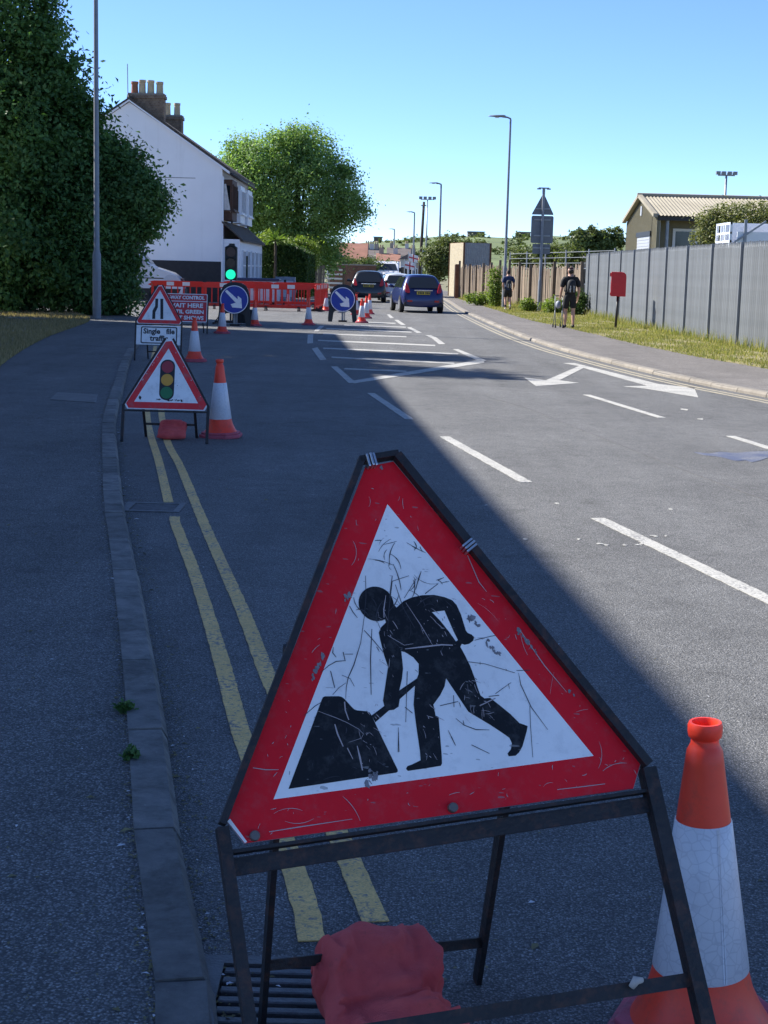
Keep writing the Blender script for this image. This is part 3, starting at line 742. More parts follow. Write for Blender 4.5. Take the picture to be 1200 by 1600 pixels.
# ---- litter: twigs, leaf scraps and grit in the gutter (small, uncountable)
lit = MB(); R = random.Random(12)
for i in range(3200):
    Y = 2.6 + 16 * R.random() ** 1.8; xk = xat(LK, Y)
    side = R.random()
    if side < .45: X = xk + abs(R.gauss(0, .05)) + .008; z = .002
    elif side < .68: X = xk - .128 - abs(R.gauss(0, .018)); z = FW_L + .003
    elif side < .86: X = xk - .14 - abs(R.gauss(0, .5)); z = FW_L + .002
    else: X = xk + R.uniform(.1, 2.2); z = .002
    s = R.uniform(.0015, .0045) if R.random() < .97 else R.uniform(.006, .010); a = R.random() * 3.14; c, s2 = math.cos(a), math.sin(a); L_ = s * R.uniform(1, 2.4)
    vs = [(X + c * L_, Y + s2 * L_, z), (X - s2 * s, Y + c * s, z + s * .6), (X - c * L_, Y - s2 * L_, z), (X + s2 * s, Y - c * s, z + s * .4)]
    lit.add(vs, [(0, 1, 2, 3)], 0 if R.random() < .9 else 1)
tag(lit.build('gutter_grit', ['verge_soil_sun', 'reflect_white']), 'fine grit and leaf scraps scattered along the kerb', 'grit', kind='stuff')
def weed(x, y, label, seed, s=1.0):
    p = G(x, y, FW_L); t = thing('weed', label, 'weed', p)
    v, q, at = foliage([(0, 0, .02, .045 * s, .035 * s, .025 * s)], 260, .02, seed, .014, .2, 20, zmin=.0)
    np_mesh('leaves', v, q, 'leaf_dark2', t, at)
weed(193, 1114, 'small green weed where a crack in the tarmac meets the kerb', 3, .55)
weed(207, 1187, 'small upright weed behind the kerb, away from the tarmac crack', 4, .5)

# ================================================================== BUILDINGS
def window(parent, fn, a0, a1, b0, b1, frame='window_white', mull=1, trans=1, name='window', glass='glass_dark', f=.06):
    """window as a part: frame with its panes; fn(a,b,c) maps wall plane coordinates, c outward"""
    W = MB()
    holes = []; aw = (a1 - a0 - f * (mull + 2)) / (mull + 1); bh = (b1 - b0 - f * (trans + 2)) / (trans + 1)
    cells = []
    for i in range(mull + 1):
        for j in range(trans + 1):
            x = a0 + f + i * (aw + f); y = b0 + f + j * (bh + f); cells.append((x, x + aw, y, y + bh)); holes.append([(x, y), (x + aw, y), (x + aw, y + bh), (x, y + bh)])
    W.poly(fn, [[(a0, b0), (a1, b0), (a1, b1), (a0, b1)]] + holes, -.05, .05)
    fr = W.build(name, frame, parent)
    for c in cells:
        MB().poly(fn, [[(c[0], c[2]), (c[1], c[2]), (c[1], c[3]), (c[0], c[3])]], .0, .012).build('pane', glass, fr)
    MB().poly(fn, [[(a0 - .06, b0 - .07), (a1 + .06, b0 - .07), (a1 + .06, b0 - .001), (a0 - .06, b0 - .001)]], -.02, .11).build('sill', frame, fr)
    return fr

# ---- white end-of-terrace house
HX, HY, HR = -7.6, 70.0, -11.75           # front wall, gable wall, ridge
HB = -15.9; HL = 12.5; ZE, ZR = 6.0, 8.75
H = thing('terrace_house', 'white rendered house with black plinth, brown roof and brick chimneys', 'house', (HX, HY, 0))
def hx(X): return X - HX
# gable wall
MB().poly(lambda a, b, c: (a, -c, b), [[(hx(HB), 1.8), (0, 1.8), (0, ZE - .05), (hx(HR), ZR - .08), (hx(HB), ZE - .05)]], -.25, 0).build('gable_wall', 'render_white', H)
MB().poly(lambda a, b, c: (a, -c, b), [[(hx(HB), -.03), (0, -.03), (0, 1.8), (hx(HB), 1.8)]], -.25, .035).build('plinth', 'black_plinth', H)
MB().box(-.25, 0, .25, HL, 0, ZE - .02).build('front_wall', 'render_white', H)
MB().box(hx(HB), hx(HB) + .25, .25, HL, 0, ZE - .02).build('rear_wall', 'render_white', H)
MB().poly(lambda a, b, c: (a, HL + c, b), [[(hx(HB), 0), (0, 0), (0, ZE - .05), (hx(HR), ZR - .08), (hx(HB), ZE - .05)]], -.25, 0).build('far_gable_wall', 'render_white', H)
MB().poly(lambda a, b, c: (a, -c, b), [[(-4.55, 5.44), (-1.2, 5.44), (-1.2, 5.465), (-4.55, 5.465)]], -.01, .012).build('render_joint', 'cover_concrete', H)
sl_ = (ZR - ZE) / (HX - HR)
rf = MB()
rf.poly(lambda a, b, c: (a, c, b), [[(hx(HR), ZR), (.35, ZE - .35 * sl_), (.35, ZE - .35 * sl_ + .14), (hx(HR), ZR + .14), (hx(HB) - .3, ZE - .3 * sl_ + .14), (hx(HB) - .3, ZE - .3 * sl_)]], -.10, HL + .1)
RF = rf.build('roof', 'roof_tiles', H)
MB().poly(lambda a, b, c: (a, -c, b), [[(hx(HR), ZR - .04), (.33, ZE - .36 * sl_ - .1), (.33, ZE - .33 * sl_), (hx(HR), ZR + .03), (hx(HB) - .3, ZE - .33 * sl_), (hx(HB) - .3, ZE - .38 * sl_ - .08)]], .0, .13).build('barge_board', 'window_white', RF)
rt = MB()
for i in range(40): rt.tube([(hx(HR), i * .31, ZR + .12), (hx(HR), i * .31 + .30, ZR + .14)], .12, 8)
rt.build('ridge_tiles', 'roof_tiles', RF, True)
MB().tube([(.40, -.05, ZE - .34), (.40, HL, ZE - .34)], .06, 8).build('gutter', 'plastic_black', RF, True)
def chimney(x0, x1, y0, y1, z0, z1, pots, seed):
    st = MB().box(hx(x0), hx(x1), y0, y1, z0, z1 - .22); st.box(hx(x0) - .05, hx(x1) + .05, y0 - .05, y1 + .05, z1 - .22, z1 - .08)
    c = st.build('chimney', 'brick_stock', H)
    fl = MB(); fl.poly(ident, [[(hx(x0) - .02, y0 - .02), (hx(x1) + .02, y0 - .02), (hx(x1) + .02, y1 + .02), (hx(x0) - .02, y1 + .02)]], z1 - .08, z1)
    fl.build('flaunching', 'mortar_cap', c)
    R = random.Random(seed)
    for i, (px, py, red) in enumerate(pots):
        h = .55 + R.uniform(-.05, .06); p = MB()
        p.lathe([(.0, z1 - .02), (.17, z1 - .02), (.155, z1 + .12), (.145, z1 + h - .12), (.165, z1 + h - .1), (.165, z1 + h), (.12, z1 + h), (.11, z1 + h - .2), (0, z1 + h - .2)], 16, 0, hx(px), py)
        p.build('chimney_pot', 'pot_red' if red else 'pot_buff', c, True, angle=40)
chimney(-11.85, -10.28, .35, 1.0, ZR - 1.5, 9.12, [(-11.62, .65, 1), (-11.28, .65, 0), (-10.9, .65, 0), (-10.5, .65, 0)], 1)
chimney(-11.55, -10.55, 8.3, 9.0, ZR - 1.3, 8.95, [(-11.3, 8.65, 0), (-10.82, 8.65, 0)], 2)
MB().tube([(hx(-11.85), .25, ZR - .2), (hx(-11.88), .25, 10.35)], .02, 6).build('aerial_mast', 'galvanised', H)
# lean-to bay along the front with its weatherboarded side
bx = .82
MB().box(.0, bx - .03, .06, HL - .1, 0, 2.75).build('bay_wall', 'weatherboard_white', H)
for i in range(17):
    z = .05 + i * .162; zt = z + .168
    xr = bx if zt < 2.82 else max(.1, bx - (zt - 2.82) * 1.15)
    b = MB().add([(.02, -.02, z), (xr, -.02, z), (xr, .005, zt), (.02, .005, zt), (.02, .06, z), (xr, .06, z), (xr, .06, zt), (.02, .06, zt)], [(0, 1, 2, 3), (4, 7, 6, 5), (0, 4, 5, 1), (1, 5, 6, 2), (2, 6, 7, 3), (3, 7, 4, 0)])
    b.build('weatherboard', 'weatherboard_white', H)
MB().poly(lambda a, b, c: (a, c, b), [[(0.004, 3.52), (bx + .14, 2.72), (bx + .14, 2.80), (.004, 3.62)]], -.1, HL + .05).build('bay_roof', 'roof_tiles', H)
MB().tube([(.03, -.045, 0), (.03, -.045, 5.55)], .045, 8).build('downpipe', 'window_white', H)
fx = lambda a, b, c: (bx + c, a, b)
for a in (1.2, 3.4, 5.6, 7.8, 10.0): window(H, fx, a, a + 1.3, .95, 2.35)
MB().poly(fx, [[(2.6, .02), (3.3, .02), (3.3, 2.1), (2.6, 2.1)]], .0, .06).build('door', 'glass_tint', H)
# upper timber box window near the gable corner, then white box windows
def boxbay(y0, y1, z0, z1, mat, d):
    b = MB().box(.001, d, y0, y1, z0, z1).build('oriel', mat, H)
    f2 = lambda a, bb, c: (d + c, a, bb)
    window(b, f2, y0 + .15, y1 - .15, z0 + .45, z1 - .2, mat, 2, 0, 'oriel_window')
    f3 = lambda a, bb, c: (a, y0 - c, bb)
    window(b, f3, .04, d - .04, z0 + .45, z1 - .2, mat, 0, 0, 'oriel_window')
boxbay(.35, 2.5, 3.65, 5.45, 'timber_brown', .42)
MB().add([(.06, .28, 4.1), (.20, .28, 4.1), (.36, .28, 4.0), (.14, .28, 5.25), (.06, .28, 5.25)], [(0, 1, 2, 3, 4)]).build('curtain', 'curtain', H)
boxbay(4.4, 6.6, 3.65, 5.4, 'window_white', .40); boxbay(8.2, 10.6, 3.65, 5.4, 'window_white', .40)
MB().tube([(.1, 3.4, 3.6), (.1, 3.4, 5.6)], .05, 8).build('downpipe', 'plastic_black', H)
MB().tube([(.1, 11.6, 3.6), (.1, 11.6, 5.6)], .05, 8).build('downpipe', 'plastic_black', H)

# ---- added blocks, out of view: they shade the road, white walls bounce light
def shade_block(y0, y1, h, label):
    X = lambda Y: -8.77 - .075 * Y
    t = thing('shadow_block', label, 'building', (X(y0), y0, 0))
    ox, oy = X(y0), y0
    pl = [(0, 0), (X(y1) - ox, y1 - y0), (X(y1) - ox - 9, y1 - y0), (-9, 0)]
    MB().poly(ident, [pl], -.03, h - .25).build('wall', 'render_white', t)
    pr = [(.0, -.1), (X(y1) - ox, y1 - y0 + .1), (X(y1) - ox - 9.2, y1 - y0 + .1), (-9.2, -.1)]
    MB().poly(ident, [pr], h - .25, h).build('roof', 'concrete', t)
    n = int((y1 - y0) / 3.2)
    for fl_ in range(3):
        for i in range(n):
            a = 1.0 + i * 3.2; x = (X(y0 + a) - ox)
            window(t, (lambda a_, b_, c_, x=x: (x + c_ - .075 * (a_ - a), a_, b_)), a, a + 1.5, 1.0 + fl_ * 3, 2.4 + fl_ * 3)
shade_block(5.5, 31.0, 10.0, 'long flat-roofed white block, unseen, added to shade the road')
shade_block(33.6, 43.5, 10.0, 'short flat-roofed white block, unseen, added for shade beside the dark bushes')
tree('shadow_tree', 'unseen leafy tree added between the two white blocks for its shadow', (-12.6, 32.3, 0),  # added out of view to throw the leafy edge of the shadow
     [(-12.4, 31.0, 11.6, 1.3, 1.0, 1.5), (-12.3, 35.2, 11.4, 1.3, 1.1, 1.35), (-13, 32.4, 8, 1.2, 1.1, 3.0), (-13, 32.4, 4.5, 1.1, 1.0, 2.5), (-13.2, 33.2, 11, 1.0, 1.6, .8)], 26000, 'leaf_dark', .2, 21, .4, .2)

# ================================================================== TREES, HEDGES
def pb_(x, y, rx, ry, Y, rd=None):
    c = D(x, y, Y); k = Y / F; return (c[0], c[1], c[2], rx * k, (rd if rd else rx * k), ry * k)
YB = 47.0
tree('dark_tree', 'tall dark dense tree rising beside the left lamp post', (-12.2, YB + .8, .05),
     [pb_(-30, 60, 105, 130, YB + 1), pb_(30, 130, 72, 105, YB), pb_(62, 215, 78, 100, YB - .3), pb_(-20, 250, 120, 150, YB), pb_(95, 290, 74, 95, YB - .4), pb_(40, 370, 105, 105, YB - .5), pb_(120, 395, 70, 90, YB - .5), pb_(-40, 420, 110, 90, YB), pb_(75, 80, 28, 45, YB), pb_(108, 120, 18, 30, YB), pb_(60, 20, 24, 36, YB), pb_(128, 185, 22, 34, YB - .2), pb_(158, 235, 18, 34, YB - .2), pb_(90, 52, 12, 18, YB)],
     135000, 'leaf_dark', .17, 31, .50, .24, shell=.58, per=200)
tree('dark_shrub', 'rounded dark shrub spreading right of the lamp post toward the white van', (-8.2, YB - .2, .05),
     [pb_(180, 282, 32, 46, YB), pb_(212, 318, 34, 44, YB - .4), pb_(166, 372, 40, 62, YB - .3), pb_(150, 445, 46, 46, YB - .5), pb_(182, 436, 22, 46, YB - .3), pb_(155, 330, 50, 80, YB - .2), pb_(230, 312, 20, 24, YB - .4), pb_(212, 356, 18, 20, YB - .2), pb_(196, 262, 16, 22, YB), pb_(168, 250, 18, 26, YB + .2)],
     95000, 'leaf_dark2', .145, 32, .42, .14, shell=.55, per=190)
tree('street_tree', 'big round light green tree beyond the white house', (-5.9, 101, 0),
     [pb_(420, 262, 62, 55, 100), pb_(470, 240, 55, 40, 101), pb_(400, 300, 58, 60, 100), pb_(470, 310, 70, 75, 100), pb_(525, 310, 48, 52, 100), pb_(545, 330, 30, 26, 99.5), pb_(440, 360, 60, 50, 101), pb_(505, 380, 38, 48, 100), pb_(380, 250, 36, 32, 100.5), pb_(370, 320, 40, 60, 101), pb_(455, 225, 30, 24, 100), pb_(525, 262, 25, 22, 100)],
     78000, 'leaf_tree', .19, 41, .62, .3, shell=.5, per=90)
tree('lime_bush', 'yellow-green bush growing over the clipped hedge', (-5.6, 92.5, 0), [pb_(455, 395, 38, 22, 92), pb_(420, 385, 25, 18, 93), pb_(480, 400, 18, 22, 92)], 9000, 'leaf_lime', .16, 43, .3, .06, cat='bush')
# clipped hedge: box filled with leaves
hd = thing('clipped_hedge', 'tall dark clipped hedge in front of the big round tree', 'hedge', (-5.9, 87, 0))
R = np.random.default_rng(5); N = 42000
p = np.stack([R.uniform(-1.15, 1.35, N), R.uniform(-3, 5.0, N), R.uniform(.03, 2.85, N)], 1)
f_ = R.integers(0, 3, N); p[f_ == 0, 2] = 2.72 + .16 * R.random((f_ == 0).sum()); k = f_ == 1; p[k, 1] = -3 - .12 * R.random(k.sum()); k = f_ == 2; p[k, 0] = 1.28 + .14 * R.random(k.sum())
p[:, 2] -= .22 * np.clip(p[:, 0], 0, 2) ** 2 * (p[:, 2] > 2.4)
p += R.normal(size=(N, 3)) * .03
nrm = R.normal(size=(N, 3)); nrm /= np.linalg.norm(nrm, axis=1)[:, None]; a = np.cross(nrm, R.normal(size=(N, 3))); a /= np.linalg.norm(a, axis=1)[:, None]; b = np.cross(nrm, a)
v = np.stack([p - a * .06, p + b * .04, p + a * .06, p - b * .04], 1)
np_mesh('foliage', v.reshape(-1, 3), np.arange(N * 4).reshape(-1, 4), 'leaf_hedge', hd, np.repeat(R.random(N), 4))
hs = MB()
for i in range(12): hs.tube([(-.2 + random.uniform(-.2, .2), -2.6 + i * .62, -.02), (-.1, -2.6 + i * .62, 1.9)], [.035, .02], 6)
hs.build('stems', 'bark', hd)
# palm-like spiky plant by the house
sp = thing('spiky_plant', 'spiky palm-like plant at the end of the white house', 'plant', (-6.2, 83.6, 0))
mb = MB(); R2 = random.Random(9)
MB().tube([(0, 0, -.05), (.02, 0, 3.1)], [.09, .07], 8).build('stem', 'bark', sp)
for i in range(46):
    az = R2.random() * 6.283; el = R2.uniform(-.3, 1.3); L_ = R2.uniform(.6, .9); d = Vector((math.cos(az) * math.cos(el), math.sin(az) * math.cos(el), math.sin(el)))
    s_ = d.cross(Vector((0, 0, 1))).normalized() * .022; b0 = Vector((.02, 0, 3.05)); t_ = b0 + d * L_ + Vector((0, 0, -.12))
    mb.add([b0 - s_, b0 + s_, b0 + d * L_ * .6 + s_, t_, b0 + d * L_ * .6 - s_], [(0, 1, 2, 3, 4)])
mb.build('leaves', 'leaf_lime', sp)

# ================================================================== RIGHT SIDE: fences
pf = thing('palisade_fence', 'tall grey steel palisade fence behind the sunny verge', 'fence', (FEN[0][0], FEN[0][1], FW_R))
fo = np.array([FEN[0][0], FEN[0][1]])
fp = resample(FEN, .155)
PH = 2.42
pale_me = None
def pale_mesh():
    w_ = .068; d_ = .012
    prof = [(-w_, .014), (-w_ * .55, 0), (-w_ * .2, -d_ * .4), (0, -d_), (w_ * .2, -d_ * .4), (w_ * .55, 0), (w_, .014)]
    m_ = MB(); vs = []; 
    for z, k in ((.0, 1), (PH - .12, 1), (PH, .25)):
        vs += [(x * k, y, z - .02) for x, y in prof]
    n_ = len(prof); fs = [(r * n_ + i, r * n_ + i + 1, (r + 1) * n_ + i + 1, (r + 1) * n_ + i) for r in range(2) for i in range(n_ - 1)]
    return m_.add(vs, fs)
for i, p_ in enumerate(fp):
    q_ = fp[min(i + 1, len(fp) - 1)]; a_ = fp[max(i - 1, 0)]; t_ = q_ - a_; ang = math.atan2(t_[1], t_[0])
    if pale_me is None:
        o = pale_mesh().build('pale', 'palisade', pf); pale_me = o.data
    else:
        o = bpy.data.objects.new('pale', pale_me); COL.objects.link(o); o.parent = pf
    o.location = (p_[0] - fo[0], p_[1] - fo[1], random.uniform(-.01, .01)); o.rotation_euler = (0, random.uniform(-.006, .006), ang + math.pi)
for zz in (.45, PH - .45):
    rl = MB(); pr = fp[::6]
    for a_, b_ in zip(pr, pr[1:]): rl.bar((a_[0] - fo[0] + .035, a_[1] - fo[1], zz), (b_[0] - fo[0] + .035, b_[1] - fo[1], zz), .04, .06)
    rl.build('rail', 'palisade', pf)
for i in range(0, len(fp), 18):
    a_ = fp[i]; MB().box(-.02, .08, -.03, .03, -.05, PH - .03).build('post', 'post_grey', pf, loc=(a_[0] - fo[0] - .03, a_[1] - fo[1], 0))

wf = thing('board_fence', 'weathered vertical board fence beyond the walkers', 'fence', (WF[0][0], WF[0][1], FW_R))
wo_ = np.array(WF[0]); wp = resample(WF, .165); bms = []
for k in range(4):
    h = 1.78 + k * .05; m_ = MB(); m_.add([(-.073, -.011, 0), (.073, -.011, 0), (.073, .011, 0), (-.073, .011, 0), (-.073, -.011, h), (.073, -.011, h + .02 * (k - 1)), (.073, .011, h + .02 * (k - 1)), (-.073, .011, h)], [(0, 1, 5, 4), (1, 2, 6, 5), (2, 3, 7, 6), (3, 0, 4, 7), (4, 5, 6, 7), (3, 2, 1, 0)])
    o = m_.build('board', 'old_board', wf); bms.append(o)
used = [False] * 4; Rr = random.Random(3)
for i, p_ in enumerate(wp[:-1]):
    t_ = wp[i + 1] - p_; ang = math.atan2(t_[1], t_[0]); k = Rr.randrange(4)
    if not used[k]: o = bms[k]; used[k] = True
    else: o = bpy.data.objects.new('board', bms[k].data); COL.objects.link(o); o.parent = wf
    o.location = (p_[0] - wo_[0] + Rr.uniform(-.01, .01), p_[1] - wo_[1], -.02 + Rr.uniform(-.05, .05)); o.rotation_euler = (Rr.uniform(-.015, .015), Rr.uniform(-.02, .02), ang + Rr.uniform(-.06, .06))
for i in range(0, len(wp), 15):
    a_ = wp[i]; MB().box(-.06, .06, -.06, .06, -.05, 2.0 + Rr.uniform(-.05, .25)).build('post', 'old_board', wf, loc=(a_[0] - wo_[0] - .06, a_[1] - wo_[1], 0))
for zz in (.4, 1.45):
    rl = MB()
    for a_, b_ in zip(wp[::10], wp[10::10]): rl.bar((a_[0] - wo_[0] + .05, a_[1] - wo_[1], zz), (b_[0] - wo_[0] + .05, b_[1] - wo_[1], zz), .05, .08)
    rl.build('rail', 'old_board', wf)
# wire mesh fence behind the boards
wm = thing('mesh_fence', 'pale wire mesh fence standing behind the board fence', 'fence', (9.2, 64, 0))
for i in range(6): MB().tube([(-i * .55, i * 4.0, 0), (-i * .55, i * 4.0, 2.75)], .035, 6).build('post', 'galvanised', wm)
for zz in (1.9, 2.15, 2.4, 2.65): MB().tube([(0, 0, zz), (-2.75, 20, zz)], .014, 5).build('wire', 'galvanised', wm)
# dark tall posts at the fence's far end
for (x, y, lab) in ((713, 466, 'rusty brown post at the far end of the board fence'),):
    q = G(x, y, FW_R); t = thing('gate_post', lab, 'post', q); MB().box(-.1, .1, -.1, .1, -.05, 1.95).build('shaft', 'rust', t); MB().box(-.12, .12, -.12, .12, 1.95, 2.02).build('cap', 'rust', t)
# bushes at the fences
def bush(x, y, rx, ry, Y, n, mat, label, seed, leaf=.1, group=None):
    b = pb_(x, y, rx, ry, Y); return tree('bush', label, (b[0], b[1], FW_R - .02), [b, (b[0] + .3 * b[3], b[1], b[2] - .3 * b[5], b[3] * .8, b[4], b[5] * .8)], n, mat, leaf, seed, .14, .03, cat='bush', limbs=4, per=30, zmin=.05)
bush(868, 480, 20, 12, 62.5, 4000, 'leaf_lime', 'leafy bush spreading at the foot of the grey sign post', 51)
bush(905, 478, 10, 24, 60.5, 3000, 'leaf_hedge', 'dark green bush at the end of the palisade fence', 52)
bush(772, 452, 11, 34, 71, 4000, 'leaf_lime', 'tall bright green climber against the board fence', 53)
bush(745, 466, 18, 8, 74, 2200, 'leaf_lime', 'low weeds below the boards near the jogger', 54)
bush(826, 476, 10, 9, 64, 1600, 'leaf_lime', 'small bush just left of the grey sign post', 55)
tree('scrub_tree', 'green scrub rising behind the board fence end, by the cream container', (4.6, 108, 0), [pb_(688, 405, 24, 26, 108), pb_(698, 390, 16, 18, 110)], 12000, 'leaf_far', .2, 61, .4, .1, cat='bush')
tree('scrub_tree', 'low tree behind the mesh fence below the sign backs', (10, 84, 0), [pb_(862, 398, 24, 11, 84), pb_(825, 405, 20, 10, 86), pb_(893, 402, 14, 12, 82)], 9000, 'leaf_far', .17, 62, .35, .1, cat='bush')

# ---- storage container behind the fence, lit and shaded sides put into its colours
c0 = D(705, 445, 99)
ct = thing('storage_container', 'steel storage container coloured cream where lit and grey where shaded, with rusty edges behind the board fence', 'container', (c0[0], 99, 0))
cw = D(765, 400, 99)[0] - D(723, 400, 99)[0]; ch = D(735, 379, 99)[2]
ang_c = 0.0
a0 = (0.0, 3.6); a1 = (.75, 0.0); a2 = (.75 + cw, .4); a3 = (cw, 4.0)
def wallp(name, A, B, mat):
    m_ = MB(); n_ = 14; vs = []
    for i in range(n_ * 2 + 1):
        t_ = i / (n_ * 2); off = .03 if i % 2 else 0.0
        dx, dy = B[0] - A[0], B[1] - A[1]; L_ = math.hypot(dx, dy); nx, ny = dy / L_, -dx / L_
        x = A[0] + dx * t_ + nx * off; y = A[1] + dy * t_ + ny * off; vs += [(x, y, 0), (x, y, ch - .02)]
    m_.add(vs, [(2 * i, 2 * i + 2, 2 * i + 3, 2 * i + 1) for i in range(n_ * 2)]); m_.build(name, mat, ct)
wallp('side_panel', a0, a1, 'container_lit'); wallp('end_panel', a1, a2, 'shaded_grey'); wallp('side_panel', a2, a3, 'shaded_grey'); wallp('rear_panel', a3, a0, 'shaded_grey')
MB().poly(ident, [[a0, a1, a2, a3]], ch - .12, ch).build('roof', 'rust', ct)
for A in (a0, a1, a2, a3): MB().box(A[0] - .06, A[0] + .06, A[1] - .06, A[1] + .06, 0, ch - .002).build('corner_post', 'rust', ct)

# ---- warehouse
W = thing('warehouse', 'olive clad warehouse with corrugated roof and roller door behind the palisade', 'warehouse', (13.6, 80, 0))
WL, WD, we, wr = 30.0, 10.2, 4.75, 5.9
gw = lambda a, b, c: (-c, a, b)
MB().poly(gw, [[(0, 0), (0, we), (WD / 2, wr), (WD, we), (WD, 0)]], -.15, 0).build('gable_wall', 'olive_cladding', W)
n_ = 30
rbs = MB()
for i in range(n_ + 1):
    y = i * WD / n_; top = we + (wr - we) * (1 - abs(y - WD / 2) / (WD / 2)); rbs.box(-.03, .0, y - .03, y + .03, 0, top - .03)
rbs.build('cladding_ribs', 'olive_cladding', W)
dr = MB().poly(gw, [[(1.8, 0), (5.9, 0), (5.9, 3.75), (1.8, 3.75)]], .03, .05).build('roller_door', 'roller_door', W)
sm_ = MB()
for i in range(22): sm_.box(-.07, -.05, 1.85, 5.85, .1 + i * .165, .1 + i * .165 + .13)
sm_.build('slats', 'roller_door', dr)
MB().poly(gw, [[(1.6, 3.75), (6.1, 3.75), (6.1, 4.0), (1.6, 4.0)]], .0, .1).build('door_header', 'plastic_black', W)
MB().poly(gw, [[(4.9, 4.9), (5.3, 4.9), (5.3, 5.4), (4.9, 5.4)]], .0, .06).build('vent', 'roller_door', W)
MB().box(5.2, WL, .0, .15, 0, we).build('side_wall', 'olive_cladding', W)
MB().box(.0, 5.2, 1.6, 1.75, 0, we).build('porch_wall', 'olive_cladding', W)
window(W, lambda a, b, c: (a, 1.6 - c, b), 1.1, 4.7, 1.6, 4.15, 'window_white', 2, 1, f=.14, glass='glass_tint')
for x in (.1, .55, 4.95): MB().tube([(x, .15, 0), (x, .15, we)], .09, 8).build('porch_post', 'window_white' if x < .3 else 'galvanised', W)
MB().box(0, WL, -.08, 0.1, we - .25, we - .02).build('fascia', 'plastic_black', W)
for s_ in (0, 1):
    vs = []; fs = []; nn = 320
    for i in range(nn + 1):
        x = -.25 + i * (WL + .3) / nn; dz = .05 if i % 2 else 0
        y0 = -.25 if s_ == 0 else WD + .25
        vs += [(x, y0, we - .04 + dz), (x, WD / 2, wr + .03 + dz)]
    fs = [(2 * i, 2 * i + 2, 2 * i + 3, 2 * i + 1) for i in range(nn)]
    MB().add(vs, fs).build('roof_slope', 'roof_sheet', W)
MB().tube([(-.3, WD / 2, wr + .1), (WL + .1, WD / 2, wr + .1)], .12, 8).build('ridge_cap', 'roof_sheet', W)
MB().poly(gw, [[(-.25, we - .1), (WD / 2, wr - .03), (WD + .25, we - .1), (WD + .25, we + .08), (WD / 2, wr + .15), (-.25, we + .08)]], .05, .27).build('verge_trim', 'roof_sheet', W)
# ivy mass right of the warehouse porch
tree('ivy_bush', 'pale olive ivy mass in front of the warehouse roof', (15.5, 68, 0),
     [pb_(1118, 352, 30, 22, 66), pb_(1160, 345, 46, 25, 66), pb_(1215, 345, 45, 28, 66), pb_(1112, 375, 26, 22, 66), pb_(1185, 375, 75, 28, 66)], 26000, 'leaf_ivy', .13, 71, .3, .15, cat='bush')
# white tipper truck body seen over the fence
tb = thing('tipper_truck', 'white tipper truck seen over the palisade fence', 'truck', (11.3, 51.0, 0), 0.0)
z0, z1 = 2.75, 3.5
for yy in (.0, .7, 1.4, 2.1): MB().box(-.25, -.17, yy, yy + .08, z0, z1 - .05).build('headboard_post', 'paint_white', tb)
for zz in (z0 + .05, z0 + .32, z1 - .12): MB().box(-.24, -.18, .0, 2.18, zz, zz + .07).build('headboard_rail', 'paint_white', tb)
MB().box(.0, 1.05, -.02, .06, z0, z1 - .35).build('side_board', 'paint_white', tb); MB().box(1.05, 4.4, -.02, .06, z0, z1).build('side_board', 'shaded_grey', tb); MB().box(.0, 4.4, 2.14, 2.22, z0, z1).build('side_board', 'paint_white', tb)  # the grey board has its shadow put into the colour
for x in (.2, 1.35, 2.5, 3.65): MB().box(x, x + .09, -.07, -.02, z0 - .02, z1 + .04).build('stake', 'galvanised', tb)
MB().box(-.25, 4.5, .0, 2.2, z0 - .15, z0).build('bed', 'paint_white', tb)
MB().bar((-.1, -.05, z0 + .05), (.9, -.05, z1), .06, .06).build('brace', 'galvanised', tb)
MB().box(-2.1, -.35, .05, 2.15, .9, 2.6).build('cab', 'paint_white', tb)
MB().box(-2.1, 4.4, .5, 1.7, .75, .95).build('chassis', 'plastic_black', tb)
for x, y in ((-1.2, .15), (3.0, .15), (-1.2, 2.05), (3.0, 2.05)): MB().tube([(x, y - .13, .45), (x, y + .13, .45)], .45, 18).build('wheel', 'tyre', tb)

